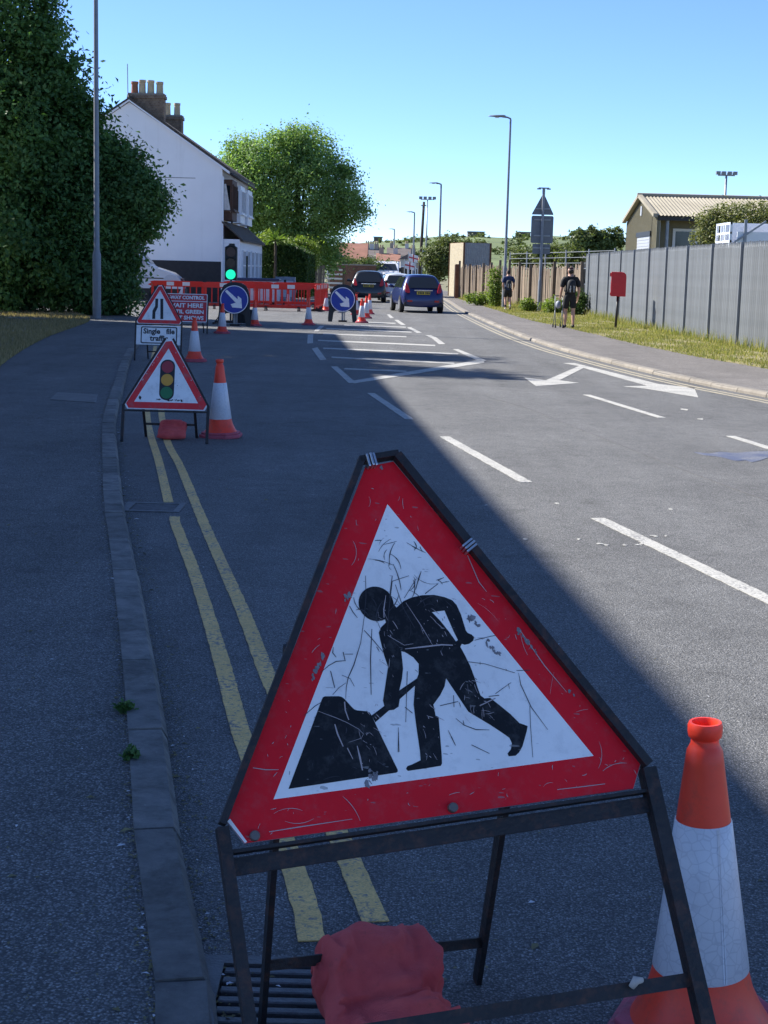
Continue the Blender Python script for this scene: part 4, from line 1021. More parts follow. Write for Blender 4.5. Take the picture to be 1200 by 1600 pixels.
# ================================================================== LAMP POSTS AND POLES
def lamp_post(x, y, h, label, arm=-.75, armdir=(-1, 0), r=.055, base=True, z0=0.0):
    t = thing('lamp_post', label, 'lamp post', (x, y, z0), 0, 'lamp posts along the road')
    m_ = MB(); m_.tube([(0, 0, -.1), (0, 0, 1.75), (0, 0, 1.9), (0, 0, h)], [r * 1.7, r * 1.7, r * 1.15, r * .8], 14); m_.build('column', 'post_grey', t, True, angle=40)
    ax, ay = armdir; L_ = abs(arm)
    m_ = MB(); m_.tube([(0, 0, h - .1), (0, 0, h + .02), (ax * .15, ay * .15, h + .08), (ax * L_ * .5, ay * L_ * .5, h + .1)], r * .7, 8); m_.build('bracket', 'post_grey', t, True)
    hd_ = MB(); n_ = 14; vs = []
    pts = [(0, .05, .05), (.1, .14, .07), (.45, .15, .06), (.7, .10, .03), (.78, .02, .01)]
    rings = []
    for s_, wd, ht in pts:
        for k in range(10):
            a = 2 * math.pi * k / 10; vs.append((ax * (s_ + L_ * .3) - ay * math.cos(a) * wd, ay * (s_ + L_ * .3) + ax * math.cos(a) * wd, h + .11 + math.sin(a) * ht * (1.0 if math.sin(a) > 0 else .6)))
    fs = [(i * 10 + k, i * 10 + (k + 1) % 10, (i + 1) * 10 + (k + 1) % 10, (i + 1) * 10 + k) for i in range(4) for k in range(10)] + [tuple(range(10)), tuple(range(40, 50))]
    hd_.add(vs, fs); L0 = hd_.build('lantern', 'post_grey', t, True)
    MB().box(-.09 + ax * (L_ * .3 + .38), .09 + ax * (L_ * .3 + .38), -.09 + ay * .5, .09 + ay * .5, h + .05, h + .075).build('lens', 'lamp_lens', L0)
    MB().box(-.055, .055, -r * 1.7 - .012, -r * 1.7 + .02, .55, 1.3).build('access_door', 'post_grey', t)
    return t
lamp_post(-8.14, 43.1, 10.0, 'tall grey lamp post standing against the dark bushes', armdir=(.9, -.4), r=.07, z0=FW_L)
lamp_post(5.16, 70.0, 8.3, 'tall grey lamp post beside the jogger in blue', z0=FW_R)
for px_, Y, lab in ((685, 122, 'grey lamp post rising behind the cream container'), (645, 182, 'small distant lamp post next to the dark wooden pole'), (614.5, 258, 'most distant lamp post, above the dark car roof')):
    q = D(px_, 430, Y); lamp_post(q[0], Y, 8.3, lab, r=.06 + Y * .0002)
q = D(655, 430, 150); t = thing('telegraph_pole', 'dark wooden telegraph pole among the distant lamp posts', 'pole', (q[0], 150, 0))
MB().tube([(0, 0, -.1), (.25, 0, 8.2)], [.17, .12], 10).build('shaft', 'pole_wood', t, True); MB().box(-.02, .5, -.05, .05, 7.8, 7.9).build('step_bracket', 'galvanised', t)
def flood_mast(px_, top, Y, label, wide):
    q = D(px_, top, Y); t = thing('floodlight_mast', label, 'floodlight', (q[0], Y, 0), 0, 'floodlight masts')
    MB().tube([(0, 0, -.1), (0, 0, q[2])], [.2, .1], 8).build('mast', 'galvanised', t, True)
    MB().bar((-wide, 0, q[2]), (wide, 0, q[2]), .12, .12).build('crossbar', 'galvanised', t)
    for s_ in (-1, -.35, .35, 1): MB().box(s_ * wide - .3 * wide / 1.2, s_ * wide + .3 * wide / 1.2, -.25, .15, q[2] + .05, q[2] + .45 * wide).build('floodlight', 'post_grey', t)
flood_mast(668, 312, 300, 'distant floodlight mast beside the dark wooden pole', 1.3)
flood_mast(1135, 274, 150, 'floodlight mast standing above the warehouse roof', .8)

# ---- road sign seen from behind
q = G(842, 487, FW_R)
sg = thing('road_sign', 'grey back of a tall road sign with a triangle over rectangular plates', 'road sign', q)
MB().tube([(0, 0, -.1), (0, 0, 1.25), (0, 0, 1.35), (0, 0, 5.05)], [.085, .085, .06, .06], 12).build('post', 'post_grey', sg, True, angle=40)
sb = lambda a, b, c: (a, .07 - c, b)
MB().poly(sb, [[(-.44, 3.98), (.44, 3.98), (.44, 4.03), (.03, 4.82), (-.03, 4.82), (-.44, 4.03)]], -.004, 0).build('triangle_plate', 'sign_back', sg)
MB().poly(sb, [rrect(-.46, .46, 2.82, 3.94, .07)], -.004, 0).build('upper_plate', 'sign_back', sg)
MB().poly(sb, [rrect(-.37, .37, 2.38, 2.79, .04)], -.004, 0).build('lower_plate', 'sign_back', sg)
for z in (2.6, 3.1, 3.75, 4.2): MB().box(-.34, .34, .03, .066, z, z + .05).build('channel', 'galvanised', sg)
MB().bar((-.22, 0, 5.06), (.22, 0, 5.06), .05, .05).build('lamp_arm', 'post_grey', sg)
for s_ in (-1, 1): MB().box(s_ * .2 - .08, s_ * .2 + .08, -.06, .06, 5.0, 5.05).build('sign_lamp', 'post_grey', sg)

# ---- post box
q = G(961.5, 513, FW_R)
pbx = thing('post_box', 'small red post box on a slim black post in the grass', 'post box', q, -.15)
MB().tube([(0, 0, -.1), (.03, 0, 1.0)], .038, 12).build('post', 'plastic_black', pbx, True)
prof = [(-.21, .95), (.235, .95), (.235, 1.52), (.22, 1.60), (.17, 1.655), (.09, 1.67), (-.21, 1.67)]
bo = MB().poly(lambda a, b, c: (a + .02, c, b), [prof], -.17, .17).build('body', 'postbox_red', pbx); bevel(bo, .018, 3)
MB().box(-.235, -.185, -.15, .15, 1.53, 1.64).build('aperture_hood', 'postbox_red', pbx)
MB().box(-.202, -.19, -.12, .12, 1.12, 1.38).build('notice_plate', 'reflect_white', pbx)
MB().box(-.21, -.185, -.16, .16, .98, 1.06).build('door_rim', 'postbox_red', pbx)

# ================================================================== FAR TOWN AND HILLS
hm = MB(); nx, ny = 70, 26; vs = []
sky_px = [(380, 392), (480, 386), (530, 382), (560, 377), (610, 374), (673, 369), (730, 367), (787, 371), (829, 367), (872, 368.5), (885, 374), (960, 380), (1100, 392), (1300, 400), (1600, 410)]
for j in range(ny):
    Y = 330 + 620 * (j / (ny - 1)) ** 1.1; s = (j / (ny - 1))
    for i in range(nx):
        X = (-.35 + .8 * i / (nx - 1)) * Y; px_ = 600 + F * X / Y
        yy = np.interp(px_, [a for a, b in sky_px], [b for a, b in sky_px])
        ztop = D(px_, yy, 900)[2]
        e = min(1, (s / .85)); z = ztop * (e * e * (3 - 2 * e)) * (Y / 900 if Y < 900 else 1) + 1.2 * mnoise.noise((X * .02, Y * .02, 3)) * e
        if s > .93: z -= (s - .93) * 90
        vs.append((X, Y, z - .5))
hm.add(vs, [(j * nx + i, j * nx + i + 1, (j + 1) * nx + i + 1, (j + 1) * nx + i) for j in range(ny - 1) for i in range(nx - 1)])
HILL = struct(hm.build('hill', 'hill_grass', smooth=True))
# scrub on the hill
R = random.Random(17); bl = []
for i in range(150):
    px_ = R.uniform(520, 1250); yy = np.interp(px_, [a for a, b in sky_px], [b for a, b in sky_px]); s = R.uniform(.0, 1.0)
    Y = R.uniform(560, 830); c = D(px_, yy + 3 + 30 * (1 - (Y - 560) / 270), Y); r = R.uniform(2, 5)
    if c[2] < 1: continue
    bl.append((c[0], Y, c[2], r * 1.5, r, r * .7))
for i in range(26):
    px_ = R.uniform(895, 965); c = D(px_, R.uniform(372, 385), 520); bl.append((c[0], 520, c[2], 5, 4, 4))
v, q_, at = foliage(bl, 40000, 1.3, 5, 1.2, .5, 40)
tag(np_mesh('hillside_scrub', v, q_, 'leaf_far', None, at), 'scrub and small trees dotted over the far hillside', 'scrub', kind='stuff')
for (x0, x1, y0, y1, lab) in ((731, 757, 363, 372, 'flat grey bunker-like building on the hill crest'), (863 - 55, 829, 363.5, 368, 'low brown building on the hill crest'), (584, 597, 371, 378, 'square block on the hill crest near the red roof')):
    a_ = D(x0, y1, 840); b_ = D(x1, y0, 840)
    t = thing('hill_building', lab, 'building', (a_[0], 840, a_[2] - 1.5)); w_ = b_[0] - a_[0]; h_ = b_[2] - a_[2] + 1.5
    MB().box(0, w_, 0, 8, -2.5, h_).build('wall', 'far_roof_grey', t); MB().box(-.4, w_ + .4, -.4, 8.4, h_, h_ + .4).build('roof', 'concrete', t)
def far_house(x0, x1, yb, ye, yr, Y, wall, roof, label, depth=8, gable_front=False, chim=1, wins=3):
    a_ = D(x0, yb, Y); b_ = D(x1, yb, Y); ze = D(x0, ye, Y)[2]; zr = D(x0, yr, Y)[2]; w_ = b_[0] - a_[0]
    t = thing('town_house', label, 'house', (a_[0], Y, 0), 0, 'houses of the distant street')
    MB().box(0, w_, 0, depth, -.03, ze).build('wall', wall, t)
    if not gable_front:
        m_ = MB().add([(-.3, -.4, ze - .1), (w_ + .3, -.4, ze - .1), (w_ + .3, depth + .4, ze - .1), (-.3, depth + .4, ze - .1), (-.3, depth / 2, zr), (w_ + .3, depth / 2, zr)], [(0, 1, 5, 4), (2, 3, 4, 5), (0, 4, 3), (1, 2, 5), (3, 2, 1, 0)])
    else:
        m_ = MB().add([(-.3, -.3, ze), (w_ + .3, -.3, ze), (w_ + .3, depth, ze), (-.3, depth, ze), (w_ / 2, -.3, zr), (w_ / 2, depth, zr)], [(0, 3, 5, 4), (1, 4, 5, 2), (0, 4, 1), (2, 5, 3), (0, 1, 2, 3)])
    r_ = m_.build('roof', roof, t)
    for k in range(chim):
        cx = w_ * (.15 + .7 * k / max(1, chim - 1)) if chim > 1 else w_ * .8
        c_ = MB().box(cx - .32, cx + .32, depth / 2 - .3, depth / 2 + .3, zr - .6, zr + .75).build('chimney', 'far_wall_white' if k % 2 else 'far_wall', r_)
        for s_ in (-.16, .16): MB().tube([(cx + s_, depth / 2, zr + .75), (cx + s_, depth / 2, zr + 1.2)], .11, 7).build('chimney_pot', 'pot_buff', r_)
    f2 = lambda a, b, c: (a, -c, b)
    for k in range(wins):
        ca = w_ * (k + .5) / wins
        for z0 in ((.9, 3.4) if ze > 5 else (.9,)):
            if z0 + 1.3 < ze: 
                fr = MB().poly(f2, [[(ca - .5, z0), (ca + .5, z0), (ca + .5, z0 + 1.3), (ca - .5, z0 + 1.3)]], 0, .05).build('window', 'window_white', t)
                MB().poly(f2, [[(ca - .4, z0 + .1), (ca + .4, z0 + .1), (ca + .4, z0 + 1.2), (ca - .4, z0 + 1.2)]], .05, .06).build('pane', 'glass_dark', fr)
far_house(528, 569, 430, 404, 378, 170, 'far_wall', 'far_roof_red', 'brick house with big faded red roof past the round tree', 9, False, 0)
far_house(512, 540, 432, 410, 392, 150, 'far_wall', 'far_roof_grey', 'small dark gabled house just right of the round tree', 7, True, 0, 2)
far_house(569, 590, 428, 400, 388, 230, 'far_wall_white', 'far_roof_grey', 'pale terrace house with a row of chimneys behind the red roof', 9, False, 3)
far_house(590, 622, 428, 406, 395, 215, 'far_wall', 'far_roof_red', 'low brown roofed house beside the white awning', 9, False, 2)
far_house(606, 640, 428, 398, 386, 270, 'far_wall_white', 'far_roof_grey', 'grey roofed house with paired chimneys at the street end', 9, False, 2)
far_house(625, 650, 428, 405, 396, 205, 'far_wall_white', 'far_roof_grey', 'grey house partly hidden by the pink flags', 9, True, 1, 2)
far_house(636, 662, 428, 408, 402, 330, 'far_wall', 'far_roof_red', 'most distant brick house below the green hill', 9, False, 2)
far_house(890, 915, 432, 402, 398, 120, 'far_wall', 'far_roof_grey', 'grey flat shed between the sign backs and the palisade', 8, False, 0)
tree('town_bush', 'pale bush in front of the distant red roofed house', (-3.2, 125, 0), [pb_(560, 420, 30, 14, 125), pb_(590, 418, 22, 12, 128), pb_(540, 415, 16, 12, 124)], 9000, 'leaf_far', .2, 81, .35, .05, cat='bush')
# garden wall, five-bar gate
gwl = D(538, 430, 108); t = thing('garden_wall', 'low orange brick garden wall behind the black car', 'wall', (gwl[0], 108, 0)); MB().box(-1.0, 2.2, 0, .25, -.03, 1.9).build('brickwork', 'brick_red', t); MB().box(-1.05, 2.25, -.04, .29, 1.9, 1.98).build('coping', 'concrete', t)
gt = thing('field_gate', 'pale wooden barred gate beside the orange brick wall', 'gate', (D(521, 430, 106)[0], 106, 0))
for z in (.3, .6, .9, 1.2, 1.5): MB().box(-.9, .7, -.03, .03, z, z + .12).build('rail', 'weatherboard_white', gt)
for x in (-.95, .7): MB().box(x - .08, x + .08, -.08, .08, -.03, 1.8).build('post', 'old_board', gt)
gf = thing('garden_fence', 'pale close-boarded garden fence under the round tree', 'fence', (-4.9, 99, 0))
for i in range(9): MB().box(i * .16 - .7, i * .16 - .555, -.015, .015, -.03, 1.75 + .04 * (i % 3)).build('board', 'old_board', gf)
MB().box(-.7, .75, .016, .06, 1.2, 1.3).build('rail', 'old_board', gf)
# bunting flags on poles
for i, (x, y, Y, lab) in enumerate(((638, 408, 165, 'white flag with a red cross beside the dark wooden pole'), (659, 403, 160, 'white flag with a red cross next to the green scrub'), (632, 420, 160, 'lower white and red flag just above the blue car roof'))):
    c = D(x, y, Y); t = thing('flag', lab, 'flag', (c[0], Y, 0))
    MB().tube([(0, 0, -.05), (0, 0, c[2] + 1)], .04, 6).build('pole', 'galvanised', t)
    vs = []; 
    for a in range(8):
        for b in range(6): vs.append((.05 + a * .14, .08 * math.sin(a * 1.3), c[2] + .8 - b * .15 - .03 * a))
    fs = [(a * 6 + b, a * 6 + b + 1, (a + 1) * 6 + b + 1, (a + 1) * 6 + b) for a in range(7) for b in range(5)]
    fl_ = MB(); fl_.add(vs, fs); fl_.mi = [0 if (k % 5 == 2 or k // 5 == 3) else 1 for k in range(len(fs))]
    fl_.build('cloth', ['flag_red', 'flag_white'], t)

# ================================================================== VEHICLES
def make_car(label, x, y, rz, paint, L=3.95, Wd=1.70, Ht=1.48, name='car', lit=False, group='cars on the road'):
    t = thing(name, label, 'car', (x, y, 0), rz, group)
    w = Wd / 2; k = Ht / 1.48; zb = .22; be = .93 * k; zr = Ht; wr = w * .70
    def sec(yo, w0, belt, top, wtop, zbot=zb):
        P = [(0, zbot), (w0 * .82, zbot), (w0 * .96, zbot + .12), (w0, zbot + .33), (w0 * .985, belt - .12), (w0 * .95, belt), (wtop + (w0 * .95 - wtop) * .28, belt + (top - belt) * .66), (wtop * .9, top - .03), (wtop * .5, top), (0, top + .005)]
        return [(a, yo[i] if isinstance(yo, list) else yo, b) for i, (a, b) in enumerate(P)]
    r = -L / 2
    st = [sec([r + .06, r + .04, r + .01, r, r + .09, r + .14, r + .42, r + .53, r + .55, r + .55], w * .90, be, zr - .03, wr * .92),
          sec([r + .2, r + .2, r + .15, r + .12, r + .2, r + .26, r + .56, r + .68, r + .7, r + .7], w * .99, be, zr, wr),
          sec(r + 1.2, w, be, zr + .01, wr * 1.03), sec(r + 1.9, w, be - .01, zr, wr * 1.03), sec(r + 2.35, w, be - .02, zr - .06, wr),
          sec(r + 2.95, w, be - .03, be + .10, w * .74), sec(r + 3.1, w * .99, be - .05, be + .02, w * .78), sec(r + 3.6, w * .95, be - .12, be - .1, w * .74), sec([r + L - .05] * 10, w * .8, .66, .68, w * .6), sec([r + L] * 10, w * .7, .58, .6, w * .5, zb + .05)]
    m_ = MB(); n = len(st[0]); vs = []
    for s in st:
        ring = s + [(-a, b, c) for a, b, c in reversed(s[1:-1])]; vs += ring
    N = 2 * n - 2
    fs = [(i * N + j, i * N + (j + 1) % N, (i + 1) * N + (j + 1) % N, (i + 1) * N + j) for i in range(len(st) - 1) for j in range(N)]
    def cap(o):
        return [(o + i, o + i + 1, o + N - i - 1, o + N - i) if i > 0 else (o, o + 1, o + N - 1) for i in range(0, n - 2)] + [(o + n - 2, o + n - 1, o + n)]
    fs += cap(0) + cap((len(st) - 1) * N)
    m_.add(vs, fs); body = m_.build('body', paint, t, True)
    sd = body.modifiers.new('subdivision', 'SUBSURF'); sd.levels = 2; sd.render_levels = 2
    # rear window on the tailgate
    yb, yt = r + .145, r + .44
    zt = be + (zr - be) * .74
    def rp(a, b, off=-.02):      # tailgate surface
        s = (b - be) / (zr - be); return (a, yb + (yt - yb) * s / .68 + off, b)
    rw = MB().poly(lambda a, b, c: rp(a, b, -.015 - c), [rrect(-w * .74, w * .74, be + .03, zt + .04, .07)], -.02, .012)
    v2 = []
    for a, b_, c in rw.v:
        s = (c - be) / (zr - be); v2.append((a * (1.02 - .32 * s), b_, c))
    rw.v = v2; rw.build('rear_window', 'glass_tint', t)
    # side windows
    for sx in (-1, 1):
        for y0, y1, sl0, sl1 in ((r + .62, r + 1.55, .18, .0), (r + 1.62, r + 2.75, .0, -.42)):
            zlo, zhi = be + .03, be + (zr - be) * .80
            def xs(z): return sx * (w * .955 + (wr + (w * .95 - wr) * .28 - w * .95) * (z - be) / ((zr - be) * .66) + .012)
            MB().add([(xs(zlo), y0, zlo), (xs(zlo), y1, zlo), (xs(zhi), y1 + sl1, zhi), (xs(zhi), y0 + sl0, zhi), (xs(zlo) - sx * .03, y0, zlo), (xs(zlo) - sx * .03, y1, zlo), (xs(zhi) - sx * .03, y1 + sl1, zhi), (xs(zhi) - sx * .03, y0 + sl0, zhi)], [(0, 1, 2, 3), (0, 1, 5, 4), (1, 2, 6, 5), (2, 3, 7, 6), (3, 0, 4, 7)]).build('side_window', 'glass_dark', t)
        # tail lamp
        tl = MB().poly(lambda a, b, c: (sx * a, r + .10 + (b - be) * .35 - c + (a - w * .8) * .35 * 1.0, b), [smooth_loop([(w * .64, be - .15), (w * .82, be - .13), (w * .84, be + .04), (w * .78, be + .22), (w * .70, be + .08)], 3)], -.05, .035)
        tl.build('tail_lamp', 'lens_tail', t)
        MB().box(sx * w * .62 - .09, sx * w * .62 + .09, r - .015, r + .05, .42, .49).build('reflector', 'lens_tail', t)
        # mirror
        m_ = MB(); m_.tube([(sx * w * .95, r + 2.55, be + .04), (sx * (w + .10), r + 2.55, be + .07), (sx * (w + .19), r + 2.55, be + .08)], [.03, .075, .06], 8); m_.build('door_mirror', paint, t, True)
        # wheels
        for wy in (r + .68, r + L - .78):
            wm_ = MB(); wm_.tube([(sx * (w - .17), wy, .30), (sx * (w - .16), wy, .30), (sx * (w + .005), wy, .30), (sx * (w + .01), wy, .30)], [.27, .30, .30, .27], 22)
            wh = wm_.build('wheel', 'tyre', t, True, angle=40)
            MB().tube([(sx * (w - .02), wy, .30), (sx * (w + .016), wy, .30)], .19, 18).build('rim', 'alloy', wh)
            MB().tube([(sx * (w - .10), wy, .32), (sx * (w - .001), wy, .32)], .345, 22).build('wheel_arch', 'plastic_black', t)
        hl = MB().poly(lambda a, b, c: (sx * a, r + L - .22 + c - (a - w * .5) * .3, b), [smooth_loop([(w * .5, .60), (w * .85, .62), (w * .9, .76), (w * .6, .72)], 3)], -.06, .06); hl.build('headlamp', 'lens_clear', t)
    bm_ = MB().poly(lambda a, b, c: (a, r - .02 - c + abs(a) ** 3 * .25, b), [rrect(-w * .88, w * .88, .24, .40, .05)], -.05, .02); bm_.build('bumper_insert', 'plastic_black', t)
    MB().box(-.36, .36, r + .055, r + .075, be - .075, be - .045).build('chrome_strip', 'chrome', t)
    pl = MB().box(-.26, .26, r + .025, r + .05, be - .22, be - .10).build('number_plate', 'plate_yellow', t)
    for i in range(7):
        xx = -.21 + i * .063 + (.03 if i > 3 else 0); MB().box(xx, xx + .042, r + .018, r + .026, be - .20, be - .12).build('plate_character', 'far_black', pl)
    MB().bar((0, r + .9, zr + .02), (0, r + .72, zr + .2), .012, .012).build('aerial', 'plastic_black', t)
    return t
make_car('dark blue hatchback seen from behind on the sunny lane', 1.06, 62.2, math.radians(7.5), 'paint_blue')
make_car('black hatchback queueing beyond the second blue arrow sign', -1.12, 79.5, math.radians(1.5), 'paint_dark', 4.1, 1.78, 1.56)
make_car('white car mostly hidden behind the dark blue hatchback', .30, 83.5, math.radians(4), 'paint_white', 4.0, 1.72, 1.46)
make_car('far dark car glimpsed between the black and white cars', .2, 112.0, math.radians(2), 'paint_dark', 4.0, 1.74, 1.45)

def make_van(name, label, x, y, rz, L=5.6, Wd=2.0, Ht=2.5, group=None):
    """side profile van, nose towards local +y"""
    t = thing(name, label, 'van', (x, y, 0), rz, group)
    k = L / 5.6
    prof = [(-2.8, .45), (-2.8, Ht - .12), (-2.7, Ht), (.35, Ht), (.75, Ht - .1), (1.45, 1.62), (1.55, 1.52), (2.35, 1.28), (2.62, 1.08), (2.76, .85), (2.80, .60), (2.80, .42), (2.70, .36), (-2.75, .36)]
    prof = [(a * k, b) for a, b in prof]
    b = MB().poly(lambda a, bb, c: (c, a, bb), [prof], -Wd / 2, Wd / 2).build('body', 'paint_white', t, True, angle=35); bevel(b, .09, 3)
    for sx in (-1, 1):
        X = sx * (Wd / 2 + .004); X2 = sx * (Wd / 2 - .02)
        w_ = [(.15 * k, 1.55), (.15 * k, 2.2), (.62 * k, 2.2), (1.12 * k, 1.72), (1.12 * k, 1.55)]
        MB().poly(lambda a, bb, c: (sx * (Wd / 2 + c), a, bb), [w_], -.02, .006).build('side_window', 'glass_dark', t)
        hl = smooth_loop([(2.05 * k, .98), (2.50 * k, .90), (2.66 * k, 1.0), (2.52 * k, 1.14), (2.25 * k, 1.20), (2.08 * k, 1.12)], 3)
        MB().poly(lambda a, bb, c: (sx * (Wd / 2 - .02 + c), a, bb), [hl], -.12, .03).build('headlamp', 'lens_clear', t)
        MB().poly(lambda a, bb, c: (sx * (Wd / 2 + c), a, bb), [[(-2.7 * k, .40), (2.6 * k, .40), (2.72 * k, .62), (-2.7 * k, .62)]], -.02, .012).build('sill_trim', 'plastic_black', t)
        MB().poly(lambda a, bb, c: (sx * (Wd / 2 + c), a, bb), [[(-.9 * k, .7), (-.88 * k, .7), (-.88 * k, 2.3), (-.9 * k, 2.3)]], -.02, .004).build('door_gap', 'plastic_black', t)
        MB().poly(lambda a, bb, c: (sx * (Wd / 2 + c), a, bb), [[(-2.6 * k, 1.02), (2.0 * k, 1.02), (2.0 * k, 1.06), (-2.6 * k, 1.06)]], -.02, .014).build('rubbing_strip', 'plastic_black', t)
        for wy in (1.75 * k, -1.8 * k):
            wm_ = MB(); wm_.tube([(sx * (Wd / 2 - .22), wy, .35), (sx * (Wd / 2 - .2), wy, .35), (sx * (Wd / 2 + .006), wy, .35), (sx * (Wd / 2 + .02), wy, .35)], [.31, .35, .35, .31], 22); wh = wm_.build('wheel', 'tyre', t, True, angle=40)
            MB().tube([(sx * Wd / 2, wy, .35), (sx * (Wd / 2 + .03), wy, .35)], .21, 16).build('hubcap', 'alloy', wh)
            MB().tube([(sx * (Wd / 2 - .2), wy, .37), (sx * (Wd / 2 + .0025), wy, .37)], .42, 24).build('wheel_arch', 'plastic_black', t)
        m_ = MB().box(sx * (Wd / 2 + .02) - .02, sx * (Wd / 2 + .22), 1.0 * k, 1.12 * k, 1.5, 1.85).build('door_mirror', 'plastic_black', t)
    gr_ = MB()
    MB().poly(lambda a, bb, c: (a, 2.77 * k + c - (bb - .8) * .25, bb), [rrect(-.55, .55, .70, 1.06, .08)], -.05, .03).build('grille', 'plastic_black', t)
    for i in range(4): gr_.box(-.5, .5, 2.80 * k - (.74 + i * .09 - .8) * .25 - .005, 2.83 * k - (.74 + i * .09 - .8) * .25, .74 + i * .09, .77 + i * .09)
    gr_.build('grille_bars', 'chrome', t)
    MB().poly(lambda a, bb, c: (a, 2.80 * k + c, bb), [rrect(-.95, .95, .38, .62, .05)], -.1, .05).build('bumper', 'plastic_black', t)
    ws = MB().add([(-.85, 1.42 * k + .025, 1.66), (.85, 1.42 * k + .025, 1.66), (.72, .80 * k + .025, Ht - .17), (-.72, .80 * k + .025, Ht - .17), (-.85, 1.38 * k, 1.62), (.85, 1.38 * k, 1.62), (.72, .76 * k, Ht - .2), (-.72, .76 * k, Ht - .2)], [(0, 1, 2, 3), (0, 4, 5, 1), (1, 5, 6, 2), (2, 6, 7, 3), (3, 7, 4, 0)]); ws.build('windscreen', 'glass_tint', t)
    return t
make_van('van', 'white panel van nosing out from behind the dark shrub', -11.45, 65.3, -math.pi / 2 + .06, 5.6, 2.0, 2.5)
make_van('van', 'distant white van roof showing above the black car', -.35, 128, math.pi + .05, 5.4, 2.0, 2.35)

# ================================================================== ROADWORKS
# ---- cones
def make_cone(name='traffic_cone'):
    t = thing(name, '', 'traffic cone')
    b = MB(); b.poly(ident, [[(.215 * math.cos(a), .215 * math.sin(a)) for a in [math.radians(d + e) for d in (45, 135, 225, 315) for e in (-24, 24)]]], .0, .035)
    b.poly(ident, [[(.195 * math.cos(a), .195 * math.sin(a)) for a in [math.radians(d + e) for d in (45, 135, 225, 315) for e in (-24, 24)]]], .0352, .055)
    o = b.build('base', 'cone_base_pink', t); bevel(o, .008, 2)
    H = .75
    def rr(z): return .0395 + (.105 - .0395) * ((.685 - z) / .505) + max(0, .15 - z) * .32
    body = MB(); body.lathe([(.160, .05), (.152, .062), (rr(.09), .09), (rr(.13), .13), (rr(.18), .18), (rr(.3), .3), (rr(.4), .4), (rr(.53), .53), (rr(.6), .6), (rr(.66), .66), (rr(.685), .685), (rr(.695) - .004, .695), (.031, .702), (.030, .712), (.0365, .718), (.038, .728), (.038, .742), (.035, .75), (.029, .75), (.026, .74), (.025, .66), (.045, .5), (.08, .2), (.12, .052)], 48)
    body.build('cone_body', 'cone_red', t, True, angle=50)
    sl = MB(); sl.lathe([(rr(.178) + .0005, .178), (rr(.18) + .0026, .18), (rr(.4) + .0026, .4), (rr(.524) + .0026, .524), (rr(.526) + .0005, .526)], 48); s_ = sl.build('reflective_sleeve', 'cone_sleeve', t, True, angle=50)
    sm = MB(); a = math.radians(-93)
    for da in (0, .055):
        ca, sa = math.cos(a + da), math.sin(a + da); sm.bar(((rr(.183) + .003) * ca, (rr(.183) + .003) * sa, .183), ((rr(.523) + .003) * ca, (rr(.523) + .003) * sa, .523), .003, .002)
    sm.build('seam', 'cone_sleeve', s_)
    return t
cone0 = make_cone()
cones = [((.70, 3.06), .935, 'traffic cone with grimy white sleeve beside the large men-at-work sign', -2.6),
         (G(345, 683)[:2], .98, 'traffic cone next to the traffic-signals warning sign', -1.6),
         (G(304, 565)[:2], .98, 'traffic cone next to the single file traffic sign', -1.0),
         (G(347, 521)[:2], .95, 'traffic cone on the kerb side of the first blue arrow disc', -1.5),
         (G(398, 509.5)[:2], .95, 'traffic cone on the centre side of the first blue arrow disc', .5),
         (G(482, 508)[:2], .95, 'traffic cone before the corner of the red barriers', .4),
         (G(565, 504.5)[:2], .98, 'first of the cones lined up beside the second blue arrow disc', .3),
         (G(572, 497.5)[:2], .98, 'second of the cones lined up beside the second blue arrow disc', -.6),
         (G(577, 491)[:2], .98, 'third of the cones lined up beside the second blue arrow disc', .5),
         (G(556, 492)[:2], .98, 'traffic cone right behind the second blue arrow disc', .3),
         (G(509, 486)[:2], .95, 'traffic cone between the barriers and the second blue arrow disc', .4),
         (G(450, 478)[:2], .95, 'traffic cone inside the ring of red barriers', .2),
         (G(344, 488)[:2], .95, 'traffic cone lying half hidden behind the first blue arrow disc', .2)]
cones = cones[:-1]
for i, (p, s, lab, tilt) in enumerate(cones):
    o = cone0 if i == 0 else copy_tree(cone0)
    o.location = (float(p[0]), float(p[1]), .002); o.scale = (s, s, s); o.rotation_euler = (0, math.radians(tilt), .35 if i == 0 else i * .7)
    o['label'] = lab; o['group'] = 'traffic cones of the roadworks'

